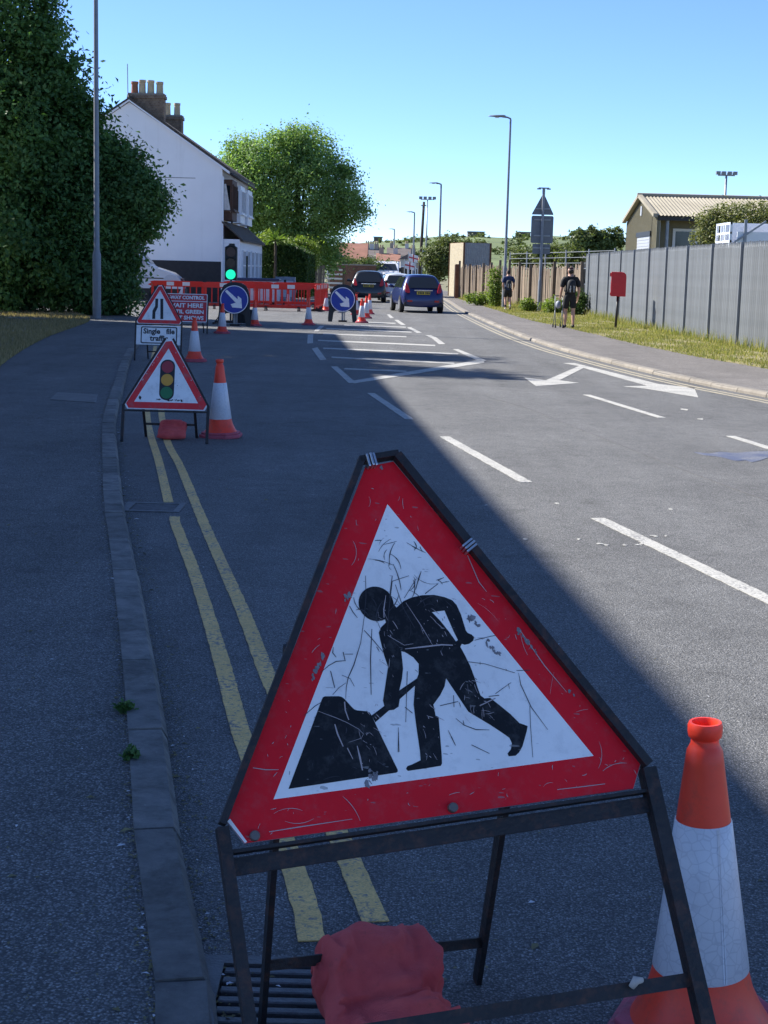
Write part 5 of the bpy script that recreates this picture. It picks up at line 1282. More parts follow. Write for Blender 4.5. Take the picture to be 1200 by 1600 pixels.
# ---- triangular signs
def plane(o, u, v):
    n = np.cross(u, v); return lambda a, b, c: tuple(o + u * a + v * b + n * c)
def sandbag(name, label, fn, W0, W1, path, seed, loc, fold=.012):
    """sack draped along a path of (forward, height, half thickness)"""
    nu, nv = 72, 54; R = random.Random(seed); vs = []
    P = [np.array(p, float) for p in path]
    def samp(t):
        x = t * (len(P) - 1); i = min(int(x), len(P) - 2); f = x - i
        p0, p1, p2, p3 = P[max(i - 1, 0)], P[i], P[i + 1], P[min(i + 2, len(P) - 1)]
        return .5 * ((2 * p1) + (-p0 + p2) * f + (2 * p0 - 5 * p1 + 4 * p2 - p3) * f * f + (-p0 + 3 * p1 - 3 * p2 + p3) * f ** 3)
    for j in range(nv + 1):
        t = j / nv; q = samp(t); q2 = samp(min(1, t + .01)); q1 = samp(max(0, t - .01)); tg = (q2 - q1)[:2]; tg = tg / (np.linalg.norm(tg) + 1e-9); nn = np.array([-tg[1], tg[0]])
        if nn[1] < 0 and abs(nn[1]) > abs(nn[0]): nn = -nn
        w = W0 + (W1 - W0) * t; e = min(1, (min(t, 1 - t) / .06) + .15) ** .5
        for i in range(nu):
            a = 2 * math.pi * i / nu; ca, sa = math.cos(a), math.sin(a)
            sx = math.copysign(abs(ca) ** .55, ca); sz = math.copysign(abs(sa) ** .75, sa)
            x = w * sx * (.9 + .1 * e); h = q[2] * sz * e
            cr = 1 - abs(mnoise.noise((x * 22 + seed * 3 + 1.2 * mnoise.noise((x * 9, t * 3, 7)), t * 2.6, 2.0))) * 2.2
            cr2 = 1 - abs(mnoise.noise((x * 9 + t * 5, t * 9 - x * 6, seed))) * 2.4
            nz = mnoise.noise((x * 11 + seed, t * 5, sa * 1.2)) * fold * 1.1 + max(0, cr) ** 3 * fold * .85 * (1 - .5 * t) + max(0, cr2) ** 3 * fold * .7 - fold * .4
            h2 = h + nz * (1 if sa > 0 else .3)
            vs.append(fn(x + nz * .6 + w * .12 * mnoise.noise((seed, t * 4, 1)), q[0] + nn[0] * h2, max(.003, q[1] + nn[1] * h2)))
    fs = [(j * nu + i, j * nu + (i + 1) % nu, (j + 1) * nu + (i + 1) % nu, (j + 1) * nu + i) for j in range(nv) for i in range(nu)] + [tuple(range(nu)), tuple(range(nv * nu, nv * nu + nu))]
    t = thing(name, label, 'sandbag', loc)
    vs = [(a - loc[0], b - loc[1], c - loc[2]) for a, b, c in vs]
    sk = MB().add(vs, fs).build('sack', 'sandbag_red', t, True)
    sd = sk.modifiers.new('subdivision', 'SUBSURF'); sd.levels = 1; sd.render_levels = 1
    return t, sk

# the large men-at-work sign
so_ = np.array([.107, 2.572, .731]); su = np.array([.95178546, .30137913, .05722821]); sv = np.array([-.19795899, .46090448, .86508919]); sn = np.cross(su, sv)
loc0 = np.array([.1, 2.6, 0.0])
SG = thing('roadworks_sign', 'large scratched red triangle sign with a man digging, on a rusty black frame', 'warning sign', loc0)
fn0 = plane(so_ - loc0, su, sv)
def onsign(x, y):
    d = ray(x, y); t = ((so_ - CAM) @ sn) / (d @ sn); q = CAM + d * t - so_; return (float(q @ su), float(q @ sv))
OUT = [(-.381, -.024), (-.356, -.066), (.358, -.068), (.386, -.02), (.027, .597), (-.029, .590)]
INN = [(0, .511), (-.295, 0), (.295, 0)]
PLT = MB().poly(fn0, [OUT], -.004, 0).build('plate', 'plate_grey', SG)
MB().poly(fn0, [[(a * .996, b * .996) for a, b in OUT], INN], .0002, .0007).build('red_border', 'sign_red', SG)
MB().poly(fn0, [INN], .0002, .0008).build('white_field', 'sign_white', SG)
A_ = lambda L_: [onsign(420 + x / 4.573, 900 + y / 4.573) for x, y in L_]
B_ = lambda L_: [onsign(580 + x / 4.2857, 900 + y / 4.2857) for x, y in L_]
pic = MB(); c0_, c1_ = .0009, .0014
mound = A_([(140, 1522), (262, 1196), (378, 884), (386, 868), (400, 861), (500, 860), (522, 866), (540, 880), (592, 938), (608, 953), (628, 961), (700, 968), (718, 976), (730, 992), (824, 1190), (920, 1386), (920, 1398), (910, 1406)])
pic.poly(fn0, [mound], c0_, c1_)
pic.poly(fn0, [A_([(733, 998), (835, 922), (862, 958), (760, 1046)])], c0_, c1_ + .0001)
hc = onsign(420 + 766 / 4.573, 900 + 200 / 4.573)
pic.poly(fn0, [circle(.0325, 36, *hc)], c0_, c1_ + .0002)
man = [(150, 190), (168, 213), (215, 170), (270, 145), (340, 130), (420, 128), (490, 143), (540, 163), (570, 195), (600, 260), (618, 320), (632, 365), (645, 383), (670, 393), (688, 410), (682, 435), (655, 455), (625, 462), (606, 455), (595, 475), (620, 520), (660, 600), (690, 680), (715, 760), (730, 800), (757, 821), (795, 817), (850, 860), (930, 925), (990, 985), (1046, 1006), (1040, 1040), (1012, 1140), (988, 1183), (965, 1204), (920, 1208), (912, 1190), (935, 1160), (941, 1120), (925, 1085), (890, 1060), (800, 1000), (650, 910), (600, 835), (560, 775), (500, 685), (490, 740), (460, 800), (415, 862), (430, 936), (450, 945), (455, 1010), (470, 1190), (473, 1255), (465, 1272), (360, 1289), (245, 1306), (232, 1292), (242, 1274), (270, 1264), (330, 1235), (325, 1170), (300, 1000), (283, 860), (292, 735), (190, 826), (182, 876), (150, 897), (115, 901), (90, 882), (78, 835), (88, 770), (100, 690), (112, 610), (85, 530), (60, 430), (50, 380), (65, 345), (98, 312), (85, 270)]
holes = [[(405, 243), (490, 232), (515, 290), (550, 370), (580, 430), (566, 440), (520, 375), (460, 300)],
         [(200, 505), (225, 510), (280, 545), (318, 590), (316, 660), (304, 688), (187, 768), (205, 690), (212, 620), (206, 560)]]
pic.poly(fn0, [B_(man)] + [B_(h) for h in holes], c0_, c1_)
pic.build('pictogram', 'sign_black', SG)
# folded white corner of the face
MB().poly(fn0, [[(-.378, -.026), (-.354, -.0655), (-.350, -.064), (-.373, -.022)]], .0008, .0016).build('peeled_corner', 'sign_white', SG)
# scratches
def scratch(lines, mat, seed, name='scratch', zc=.0017):
    m_ = MB(); R = random.Random(seed)
    for pts, w in lines:
        P = [np.array(p) for p in pts]; n = len(P)
        L_ = []; Rr_ = []
        for i in range(n):
            t_ = P[min(i + 1, n - 1)] - P[max(i - 1, 0)]; t_ = t_ / (np.linalg.norm(t_) + 1e-9); nn = np.array([-t_[1], t_[0]])
            ww = w * (.3 + .7 * math.sin(math.pi * (i + .5) / n)) * R.uniform(.6, 1.2); L_.append(P[i] + nn * ww / 2); Rr_.append(P[i] - nn * ww / 2)
        vs = [fn0(*p, zc) for p in L_] + [fn0(*p, zc) for p in Rr_]
        m_.add(vs, [(i, i + 1, n + i + 1, n + i) for i in range(n - 1)])
    o = m_.build(name, mat, SG); o['kind'] = 'stuff'; return o
def inside(a, b, m=.0):      # inside the white field
    return b > m and b < .511 - abs(a) * 1.732 - m
def curve_pts(a, b, ang, L_, bend, n=7):
    out = []; x, y = a, b
    for i in range(n): out.append((x, y)); x += math.cos(ang) * L_ / n; y += math.sin(ang) * L_ / n; ang += bend / n
    return out
R = random.Random(44); dk = []; pl_ = []
trA = [[(690, 0), (693, 150), (680, 300), (655, 480), (605, 640), (565, 730), (552, 800), (548, 880)], [(1000, 0), (880, 40), (855, 260), (845, 420)], [(370, 690), (430, 640), (480, 612), (540, 607)], [(680, 390), (740, 455), (820, 550)], [(455, 850), (500, 800), (550, 765)], [(250, 1000), (330, 930), (380, 900)], [(575, 215), (600, 260), (632, 300)], [(520, 710), (580, 735), (610, 790)], [(540, 560), (600, 560)], [(530, 545), (545, 610)], [(460, 510), (455, 550), (480, 582)], [(735, 380), (725, 600), (730, 850)], [(925, 1120), (922, 1260)], [(440, 680), (470, 800)]]
for P in trA: dk.append((A_(smooth_open(P)) if False else A_(P), .0016))
trB = [[(985, 650), (1000, 730), (1070, 880), (1180, 1030)], [(565, 955), (620, 1000), (700, 1030), (790, 1032)], [(670, 1132), (790, 1190)], [(785, 808), (855, 800)], [(550, 800), (553, 880)], [(460, 870), (580, 842)], [(1060, 870), (1065, 1000), (1080, 1215)], [(240, 640), (230, 980)], [(690, 432), (800, 405), (830, 400)], [(970, 635), (1060, 632)], [(160, 60), (215, 220), (290, 350)], [(140, 0), (120, 150)], [(300, 20), (220, 150)], [(445, 55), (360, 120)], [(830, 790), (935, 715)], [(225, 880), (275, 920)], [(640, 575), (760, 590), (960, 650)], [(180, 1015), (185, 1180)]]
for P in trB: dk.append((B_(P), .0015))
for i in range(95):
    a, b = R.uniform(-.3, .3), R.uniform(0, .5)
    if not inside(a, b, .012): continue
    L_ = R.choice((.003, .004, .006, .008, .012, .022, .035)); an = R.gauss(1.35, .75)
    P = [p for p in curve_pts(a, b, an, L_, R.uniform(-1, 1)) if inside(*p, .004)]
    if len(P) > 2: dk.append((P, R.uniform(.0006, .0019)))
for i in range(34):                  # scribbles near the top
    a, b = R.uniform(-.08, .08), R.uniform(.30, .46)
    P = [p for p in curve_pts(a, b, R.uniform(0, 6.28), R.uniform(.015, .06), R.uniform(-2, 2), 8) if inside(*p, .004)]
    if len(P) > 2: dk.append((P, R.uniform(.0008, .0020)))
scratch(dk, 'scratch_dark', 2)
for i in range(330):
    a, b = R.uniform(-.38, .38), R.uniform(-.06, .58)
    if b > .60 - abs(a) * 1.68 - .01: continue
    if inside(a, b, -.012): continue
    L_ = R.choice((.004, .006, .008, .012, .012, .025, .06)); P = curve_pts(a, b, R.gauss(1.1, 1.0), L_, R.uniform(-1.5, 1.5))
    P = [p for p in P if not inside(*p, -.006) and p[1] < .60 - abs(p[0]) * 1.68 - .004]
    if len(P) > 2: pl_.append((P, R.uniform(.0005, .0013)))
pl_ += [(onl, .0018) for onl in ([onsign(*p) for p in ((478, 945), (488, 930), (497, 905))], [onsign(*p) for p in ((395, 1200), (415, 1203), (435, 1203))], [onsign(*p) for p in ((870, 1234), (905, 1230), (945, 1225))], [onsign(*p) for p in ((420, 1300), (470, 1292), (550, 1280))], [onsign(*p) for p in ((730, 868), (748, 910), (760, 925)) ], [onsign(*p) for p in ((812, 985), (850, 1040), (885, 1082)) ])]
scratch(pl_, 'scratch_pale', 3)
lt = []
for i in range(120):
    x, y = R.choice(((560 + R.random() * 30, 1090 + R.random() * 110), (650 + R.random() * 60, 930 + R.random() * 90), (725 + R.random() * 40, 1060 + R.random() * 60), (660 + R.random() * 25, 1100 + R.random() * 90), (590 + R.random() * 25, 940 + R.random() * 120)))
    a, b = onsign(x, y); lt.append((curve_pts(a, b, R.gauss(-1.2, .5), R.choice((.003, .006, .012, .022)), R.uniform(-.6, .6), 5), R.uniform(.0005, .0014)))
for P in ([(560, 1035), (580, 1100), (575, 1050)], [(552, 1115), (562, 1140), (556, 1170)],): pass
lt.append((A_([(345, 965), (480, 1015), (560, 1050), (640, 1095), (675, 1130), (660, 1160), (570, 1190)]), .0013)); lt.append((B_([(230, 180), (330, 330), (410, 465)]), .0013)); lt.append((B_([(225, 490), (330, 478), (470, 462), (545, 465)]), .0028)); lt.append((B_([(110, 400), (220, 465), (280, 455)]), .0012)); lt.append((A_([(470, 1060), (490, 1130), (530, 1220)]), .003)); lt.append((A_([(540, 900), (545, 960), (570, 1030)]), .003)); lt.append((A_([(630, 1215), (650, 1300), (668, 1390)]), .003)); lt.append((A_([(560, 1230), (600, 1310)]), .002)); lt.append((B_([(725, 870), (830, 820)]), .0025)); lt.append((A_([(835, 140), (820, 240), (822, 300)]), .002))
scratch([q for q in lt if inside(*q[0][0], -.01)], 'scratch_pale', 4)
# worn grey patches where the paint has gone
sc = MB()
def patch(x, y, n, spread, seed):
    R = random.Random(seed)
    sl_ = R.uniform(-.3, .3)
    for i in range(n * 4):
        gx = R.gauss(0, spread[1]); a, b = onsign(x + R.gauss(0, spread[0] * .45) + gx * (.75 if x > 620 else -.45), y + gx); r = R.choice((.0008, .001, .0015, .0022, .003, .0045))
        if b > .60 - abs(a) * 1.68 - .012: continue
        k = R.randrange(5, 9); sc.poly(fn0, [[(a + r * math.cos(6.283 * j / k) * R.uniform(.3, 1.3), b + 1.5 * r * math.sin(6.283 * j / k) * R.uniform(.3, 1.3)) for j in range(k)]], .0009, .0016 + .00003 * (i % 9))
for j, (x, y, n, s_) in enumerate(((682, 820, 12, (5, 7)), (700, 838, 12, (6, 8)), (735, 885, 9, (6, 9)), (830, 1005, 12, (7, 9)), (850, 1025, 12, (8, 8)), (815, 985, 6, (8, 8)), (442, 1068, 10, (5, 9)), (455, 1035, 8, (5, 10)), (495, 1045, 7, (3, 10)), (535, 835, 6, (4, 12)), (525, 880, 6, (5, 8)), (580, 1215, 8, (7, 6)), (542, 935, 4, (5, 4)), (590, 730, 8, (12, 3)), (888, 1075, 5, (5, 6)), (770, 1015, 5, (7, 6)), (735, 965, 4, (5, 5)))): patch(x, y, n, s_, 100 + j)
sc.build('worn_patch', 'scuff_grey', SG)['kind'] = 'stuff'
# frame: edge bars, cross bars, legs
def fbar(name, A, B, w=.022, d=.022, mat='frame_steel'):
    return MB().bar(fn0(*A), fn0(*B), w, d, tuple(sn)).build(name, mat, SG)
E_ = .004
fbar('edge_bar', (-.388, -.03, E_), (-.036, .600, E_), .012, .024); fbar('edge_bar', (.392, -.03, E_), (.033, .604, E_), .016, .028); fbar('edge_bar', (-.040, .600, E_), (.036, .607, E_), .011, .024)
def foot_v(a): return -(so_[2] + su[2] * a) / sv[2] + .004
fbar('front_leg', (-.388, foot_v(-.388), 0), (-.388, -.035, 0), .020, .026); fbar('front_leg', (.390, foot_v(.390), 0), (.392, -.035, 0), .026, .028)
fbar('cross_bar', (-.385, -.077, -.006), (.388, -.075, -.006), .006, .03); 
fbar('cross_bar', (-.385, -.103, -.004), (.388, -.100, -.004), .026, .008); fbar('cross_bar', (-.385, -.089, -.018), (.388, -.087, -.018), .005, .034)
fbar('lower_bar', (-.385, -.388, -.004), (.388, -.405, -.004), .024, .010)
# rear frame
fr_r = np.array([.24, 3.30, 0.0]); tr_r = np.array([.285, 2.84, .93])
fr_l = np.array([-.232, 3.062, 0.0]); pm = D(428, 1330, 2.86); tr_l = fr_l + (pm - fr_l) * (.93 / pm[2])
wl = lambda p: tuple(np.array(p) - loc0)
MB().bar(wl(fr_r), wl(tr_r), .030, .012, (1, .3, 0)).build('rear_leg', 'frame_steel', SG); MB().bar(wl(fr_l), wl(tr_l), .028, .012, (1, .3, 0)).build('rear_leg', 'frame_steel', SG)
rb1 = fr_r + (tr_r - fr_r) * .135; rb0 = fr_l + (tr_l - fr_l) * .19
MB().bar(wl(rb0), wl(rb1), .005, .024).build('rear_bar', 'frame_steel', SG); MB().bar(wl(tr_l), wl(tr_r), .02, .02).build('hinge_bar', 'frame_steel', SG)
# clips and bolts
def clip(x, y, ang):
    a, b = onsign(x, y); ca, sa = math.cos(ang), math.sin(ang); m_ = MB()
    for off in (-.0065, 0, .0065):
        loop = [(a + ca * px_ - sa * (py_ + off), b + sa * px_ + ca * (py_ + off)) for px_, py_ in ((-.013, -.0022), (.013, -.0022), (.013, .0022), (-.013, .0022))]
        m_.poly(fn0, [loop], .001, .021 if off else .024)
    bevel(m_.build('clip', 'zinc_clip', SG), .002, 2)
clip(729, 857, math.radians(32)); clip(577, 724, math.radians(95))
for x, y in ((397, 1307), (706, 1263)):
    a, b = onsign(x, y); bevel(MB().poly(fn0, [circle(.009, 10, a, b)], .0, .012).build('bolt', 'rust_bolt', SG), .003, 1)
a, b = onsign(990, 1536); MB().tube([fn0(a - .008, b - .006, .006), fn0(a, b + .004, .014), fn0(a + .012, b + .002, .010)], [.006, .008, .005], 8).build('tape_knot', 'string_white', SG, True)
# its sandbag, slung over the rear bar
mid = (rb0 + rb1) / 2; uh = np.array([su[0], su[1], 0]); uh /= np.linalg.norm(uh); fh = np.array([uh[1], -uh[0], 0])
bc = rb0 + (rb1 - rb0) * .47
fnb = lambda a, f, z: tuple(np.array([bc[0], bc[1], 0]) + uh * a + fh * f + np.array([0, 0, z]))
bag, sk = sandbag('sandbag', 'faded red sandbag slung over the rear bar of the large men-at-work sign', fnb, .105, .150, [(-.10, .05, .03), (-.055, .12, .04), (.0, .175, .045), (.07, .135, .052), (.12, .085, .058), (.18, .062, .056), (.25, .05, .046), (.30, .035, .03)], 5, (float(bc[0]), float(bc[1]), 0.0), .027)
ear = MB(); vs = []
for j in range(22):
    t_ = j / 21; a_ = math.pi * (.0 + 1.0 * t_)
    for i in range(14):
        s_ = 2 * math.pi * i / 14; rw_ = .020 * (1 + .35 * math.sin(3 * t_ + 1)) ; y_ = .045 * math.cos(s_) * (1 - .3 * t_); x_ = rw_ * math.sin(s_)
        zc = .165 - .15 * t_; fo_ = .02 + .03 * t_ + .012 * math.sin(t_ * 9)
        p3 = np.array(fnb(-.105 - .010 * math.sin(t_ * 5) + x_ + .004 * mnoise.noise((t_ * 8, s_, 1)), fo_ + y_, max(.004, zc + .006 * math.sin(s_)))) - np.array([bc[0], bc[1], 0]); vs.append(tuple(p3))
ear.add(vs, [(j * 14 + i, j * 14 + (i + 1) % 14, (j + 1) * 14 + (i + 1) % 14, (j + 1) * 14 + i) for j in range(21) for i in range(14)] + [tuple(range(14)), tuple(range(21 * 14, 22 * 14))]); ear.build('folded_side', 'sandbag_red', bag, True)
MB().tube([np.array(fnb(.155, .17, .03)) - bc * np.array([1, 1, 0]), np.array(fnb(.18, .17, .03)) - bc * np.array([1, 1, 0])], [.012, .005], 8).build('tied_end', 'string_white', bag, True)

# ---- generic A-frame for the two farther triangles
def aframe_triangle(name, label, px_c, py_base, Y, zbase, s, pict, tilt=.30, yaw=0.0, rear=.24, group=None, leg_drop=None, foot_y=None):
    c = D(px_c, py_base, Y); o = np.array([c[0], c[1], c[2]])
    u = np.array([math.cos(yaw), math.sin(yaw), 0]); nb = np.array([-math.sin(yaw), math.cos(yaw), 0]); v = np.array([0, 0, 1]) * math.cos(tilt) + nb * math.sin(tilt)
    loc = np.array([o[0], o[1], 0.0]); t = thing(name, label, 'warning sign', loc, 0, group)
    f = plane(o - loc, u, v); k = s / .59
    S_ = lambda L_: [(a * k, b * k) for a, b in L_]
    MB().poly(f, [S_(OUT)], -.004, 0).build('plate', 'far_white', t)
    rim = S_([(a * .965, b * .965 + .006 if b > 0 else b + .008) for a, b in OUT])
    MB().poly(f, [rim, S_(INN)], .0005, .0025).build('red_border', 'far_red', t)
    pict(f, k, t)
    foot = -(o[2]) / v[2] + .002
    for sx in (-1, 1):
        MB().bar(f(sx * .39 * k, foot, 0), f(sx * .39 * k, -.03 * k, 0), .026, .022, tuple(np.cross(u, v))).build('front_leg', 'frame_steel', t)
        MB().bar(f(sx * .392 * k, -.03, -.008), f(sx * .036 * k, .606 * k, -.008), .02, .02, tuple(np.cross(u, v))).build('edge_bar', 'frame_steel', t)
        top = np.array(f(sx * rear * k, .15 * k, -.012)); ft = np.array([u[0] * sx * rear * k, u[1] * sx * rear * k, 0]) + nb * .36
        MB().bar(tuple(ft), tuple(top), .024, .012).build('rear_leg', 'frame_steel', t)
    MB().bar(f(-.39 * k, -.08 * k, -.006), f(.39 * k, -.08 * k, -.006), .02, .016).build('cross_bar', 'frame_steel', t)
    z_ = .13; top = np.array(f(0, .15 * k, -.012)); g_ = (np.array([0, 0, 0]) + nb * .36); pz = g_ + (top - g_) * (z_ / top[2])
    MB().bar(tuple(pz - u * rear * k), tuple(pz + u * rear * k), .006, .022).build('rear_bar', 'frame_steel', t)
    return t, f, k, loc + pz, u, nb
def pict_lights(f, k, t):
    MB().poly(f, [rrect(-.068 * k, .068 * k, .022 * k, .405 * k, .065 * k, 6)], .001, .003).build('pictogram', 'far_black', t)
    for b, mt in ((.335, 'lamp_red_print'), (.213, 'lamp_amber_print'), (.092, 'lamp_green_print')): MB().poly(f, [circle(.056 * k, 24, 0, b * k)], .002, .0055).build('lamp_disc', mt, t)
    m_ = MB(); R = random.Random(6)
    m_.poly(f, [[(-.25 * k, .028 * k), (-.235 * k, .02 * k), (-.228 * k, .045 * k), (-.245 * k, .06 * k), (-.255 * k, .045 * k)]], .001, .0032)
    for i in range(26): a = R.uniform(-.09, .2); r = R.uniform(.003, .009); m_.poly(f, [circle(r * k, 6, a * k, (.022 + R.uniform(-.006, .008)) * k)], .001, .0032 + i * .00004)
    for i in range(16): a = R.uniform(-.09, .12); b = R.uniform(.05, .3); r = R.uniform(.001, .004); m_.poly(f, [circle(r * k, 5, a * k, b * k)], .001, .0034 + i * .00004)
    m_.build('graffiti', 'far_black', t)['kind'] = 'stuff'
    MB().poly(f, [S_i(k)], .0003, .002).build('white_field', 'far_white', t)
    rr_ = MB(); R = random.Random(8)
    for i in range(14):
        s_ = R.choice((-1, 1)); q = R.random(); a = s_ * (.34 - .30 * q); b = .02 + .50 * q; r = R.uniform(.003, .009); rr_.poly(f, [circle(r * k, 6, a * k, b * k)], .001, .004 + i * .00003)
    rr_.build('worn_patch', 'scratch_pale', t)['kind'] = 'stuff'
def S_i(k): return [(a * k, b * k) for a, b in INN]
t1, f1, k1, pz1, u1, nb1 = aframe_triangle('traffic_signals_sign', 'red triangle sign showing red, amber and green lights', 259.5, 629, 14.0, .33, .585, pict_lights, .30)
pr = pz1
fnb1 = lambda a, f, z: (pr[0] + .03 + u1[0] * a - nb1[0] * f, pr[1] + u1[1] * a - nb1[1] * f, z)
sandbag('sandbag', 'dull red sandbag on the rear bar of the traffic-signals warning sign', fnb1, .115, .135, [(-.06, .05, .03), (-.02, .12, .035), (.02, .135, .035), (.06, .09, .04), (.12, .05, .04), (.18, .03, .02)], 9, (float(pr[0]), float(pr[1]), 0.0), .012)
def pict_narrow(f, k, t):
    MB().poly(f, [S_i(k)], .0003, .002).build('white_field', 'far_white', t)
    T = lambda L_: [((x - 291.5) / 327 * .59 * k, (482 - y) / 272 * .511 * k) for x, y in L_]
    m_ = MB(); m_.poly(f, [T([(250, 288), (277, 288), (277, 365), (255, 412), (255, 473), (227, 473), (227, 400), (250, 357)])], .001, .004); m_.poly(f, [T([(297, 288), (324, 288), (331, 473), (304, 473)])], .001, .004)
    m_.build('pictogram', 'far_black', t)
    # supplementary plate
    pf_ = MB().poly(f, [[(-.385 * k, -.425 * k), (.385 * k, -.425 * k), (.385 * k, -.095 * k), (-.385 * k, -.095 * k)]], -.004, .001).build('supplementary_plate', 'far_white', t)
    ol = rrect(-.30 * k, .315 * k, -.405 * k, -.115 * k, .03 * k); il = rrect(-.282 * k, .297 * k, -.387 * k, -.133 * k, .02 * k)
    MB().poly(f, [ol, il], .0011, .004).build('plate_border', 'far_black', pf_)
    for body, b, w_, sz in (('Single', -.235, .285, .125), ('file', -.235, .145, .125), ('traffic', -.355, .31, .125)):
        vs, fs = text_mesh(body, sz * k, f, .004, .004, width=w_ * k); dx = {'Single': -.115 * k, 'file': .20 * k}.get(body, .008)
        MB().add([f(x + dx, y + b * k, .004) for x, y in vs], fs).build('lettering', 'far_black', pf_)
t2 = aframe_triangle('road_narrows_sign', 'red triangle road-narrows sign above a single file traffic plate', 248.5, 500, 26.0, .6, .585, pict_narrow, .22)

# ---- WAIT HERE board
wc0 = G(256, 521.5); wc1 = G(323, 521.5); WY = 36.8
o_ = D(289, 503, WY); loc = np.array([o_[0], WY, 0.0]); wt = thing('wait_here_board', 'red board reading wait here until green light shows', 'information sign', loc)
tl = .22; u = np.array([1.0, 0, 0]); v = np.array([0, math.sin(tl), math.cos(tl)]); fw_ = plane(np.array([0, 0, o_[2]]), u, v)
hw, hh = .52, .68
MB().poly(fw_, [rrect(-hw, hw, 0, hh, .03)], -.004, 0).build('plate', 'wait_red', wt)
MB().poly(fw_, [rrect(-hw, hw, 0, hh, .03), rrect(-hw + .018, hw - .018, .018, hh - .018, .02)], .001, .004).build('border', 'far_white', wt)
MB().poly(fw_, [[(-hw + .018, .487), (hw - .018, .487), (hw - .018, .505), (-hw + .018, .505)]], .001, .004).build('divider', 'far_white', wt)
for body, b, w_, sz in (('3-WAY CONTROL', .548, .90, .115), ('WAIT HERE', .35, .84, .14), ('UNTIL GREEN', .205, .88, .125), ('LIGHT SHOWS', .06, .88, .125)):
    vs, fs = text_mesh(body, sz, None, 0, .005, width=w_); MB().add([fw_(x, y + b, .004) for x, y in vs], fs).build('lettering', 'far_white', wt)
ft = -(o_[2]) / v[2] + .002
for sx in (-1, 1):
    MB().bar(fw_(sx * (hw + .015), ft, 0), fw_(sx * (hw + .015), hh, 0), .03, .022).build('front_leg', 'frame_steel', wt); MB().bar(fw_(sx * .4, .2, -.012), (sx * .4, .42, 0.0), .026, .014).build('rear_leg', 'frame_steel', wt)
MB().bar(fw_(-hw, -.06, -.004), fw_(hw, -.06, -.004), .02, .02).build('cross_bar', 'frame_steel', wt)

# ---- blue keep-right discs on black moulded stands
def blue_disc(px_, py_, Y, rr_, label):
    c = D(px_, py_, Y); loc = np.array([c[0], Y, 0.0]); t = thing('arrow_sign', label, 'traffic sign', loc, 0, 'blue arrow signs')
    tl = .10; u = np.array([1.0, 0, 0]); v = np.array([0, math.sin(tl), math.cos(tl)]); f = plane(np.array([0, 0, c[2]]), u, v)
    MB().poly(f, [circle(rr_, 40)], -.006, 0).build('disc', 'far_blue', t)
    MB().poly(f, [circle(rr_ * .985, 40), circle(rr_ * .935, 40)], .001, .004).build('white_rim', 'far_white', t)
    q = lambda L_: [(x * rr_, y * rr_) for x, y in L_]
    MB().poly(f, [q([(-.66, .55), (-.53, .68), (.24, .02), (.24, .26), (.50, .08), (.56, -.60), (-.12, -.56), (-.24, -.34), (.10, -.22)])], .001, .005).build('arrow', 'far_white', t)
    zc = c[2]; W_ = rr_ * 1.1
    out_ = smooth_loop([(-W_ - .02, 0), (-W_ - .02, .22), (-W_ * .99, .42), (-W_ * .98, zc + .05), (-W_ * .72, zc + rr_ * .98), (0, zc + rr_ * 1.22), (W_ * .72, zc + rr_ * .98), (W_ * .98, zc + .05), (W_ * .99, .42), (W_ + .02, .22), (W_ + .02, 0), (W_ - .10, 0), (W_ - .13, .22), (W_ * .5, .34), (-W_ * .5, .34), (-W_ + .13, .22), (-W_ + .10, 0)], 2)
    out_ = [(a, max(b, .002)) for a, b in out_]
    bk = MB().poly(lambda a, b, c_: (a, .03 - c_ + b * .10, b), [out_], -.05, 0).build('stand', 'plastic_black', t)
    MB().box(-.03, .03, .1, .14, .0, .36).build('strut', 'galvanised', t); MB().box(.05, .08, .1, .14, .0, .36).build('strut', 'galvanised', t); MB().box(-.12, .14, .05, .25, .0, .05).build('ballast', 'rubber_black', t)
    return t
blue_disc(366, 468, 42.1, .385, 'round blue arrow sign in front of the portable traffic light')
blue_disc(535.5, 468, 47.6, .378, 'round blue arrow sign beside the line of cones')

# ---- portable traffic light
tx, ty = -4.28, 43.4
tl_ = thing('portable_traffic_light', 'black portable traffic light showing green above the blue arrow disc', 'traffic light', (tx, ty, 0))
cz = D(361, 409, ty)[2]; hh = .50; cx0 = D(361, 409, ty)[0] - tx
hb = MB().poly(lambda a, b, c: (a + cx0, -c, b), [[(-.17, cz - hh), (.17, cz - hh), (.17, cz + .40), (.10, cz + .44), (.10, cz + hh), (-.06, cz + hh), (-.06, cz + .46), (-.17, cz + .40)]], -.14, .06).build('signal_head', 'plastic_black', tl_); bevel(hb, .02, 2)
for b, mt in ((.27, 'lens_red_off'), (-.04, 'lens_amber_off'), (-.35, 'green_lamp')):
    m_ = MB().poly(lambda a, bb, c: (a + cx0, -c, bb), [circle(.135, 24, 0, cz + b)], .055, .085).build('lens', mt, hb)
    vz = MB(); n_ = 16; vs = []
    for i in range(n_ + 1):
        a = math.radians(-10 + 200 * i / n_); vs += [(cx0 + .155 * math.cos(a), -.06, cz + b + .155 * math.sin(a)), (cx0 + .155 * math.cos(a), -.06 - .10 * max(.15, math.sin(a)), cz + b + .155 * math.sin(a))]
    if b > -.3: vz.add(vs, [(2 * i, 2 * i + 2, 2 * i + 3, 2 * i + 1) for i in range(n_)]).build('visor', 'plastic_black', hb)
MB().tube([(cx0, .04, .1), (cx0, .04, cz - hh)], .028, 10).build('pole', 'galvanised', tl_, True)
MB().box(-.10, .55, -.2, .3, .06, .42).build('battery_box', 'plastic_black', tl_)
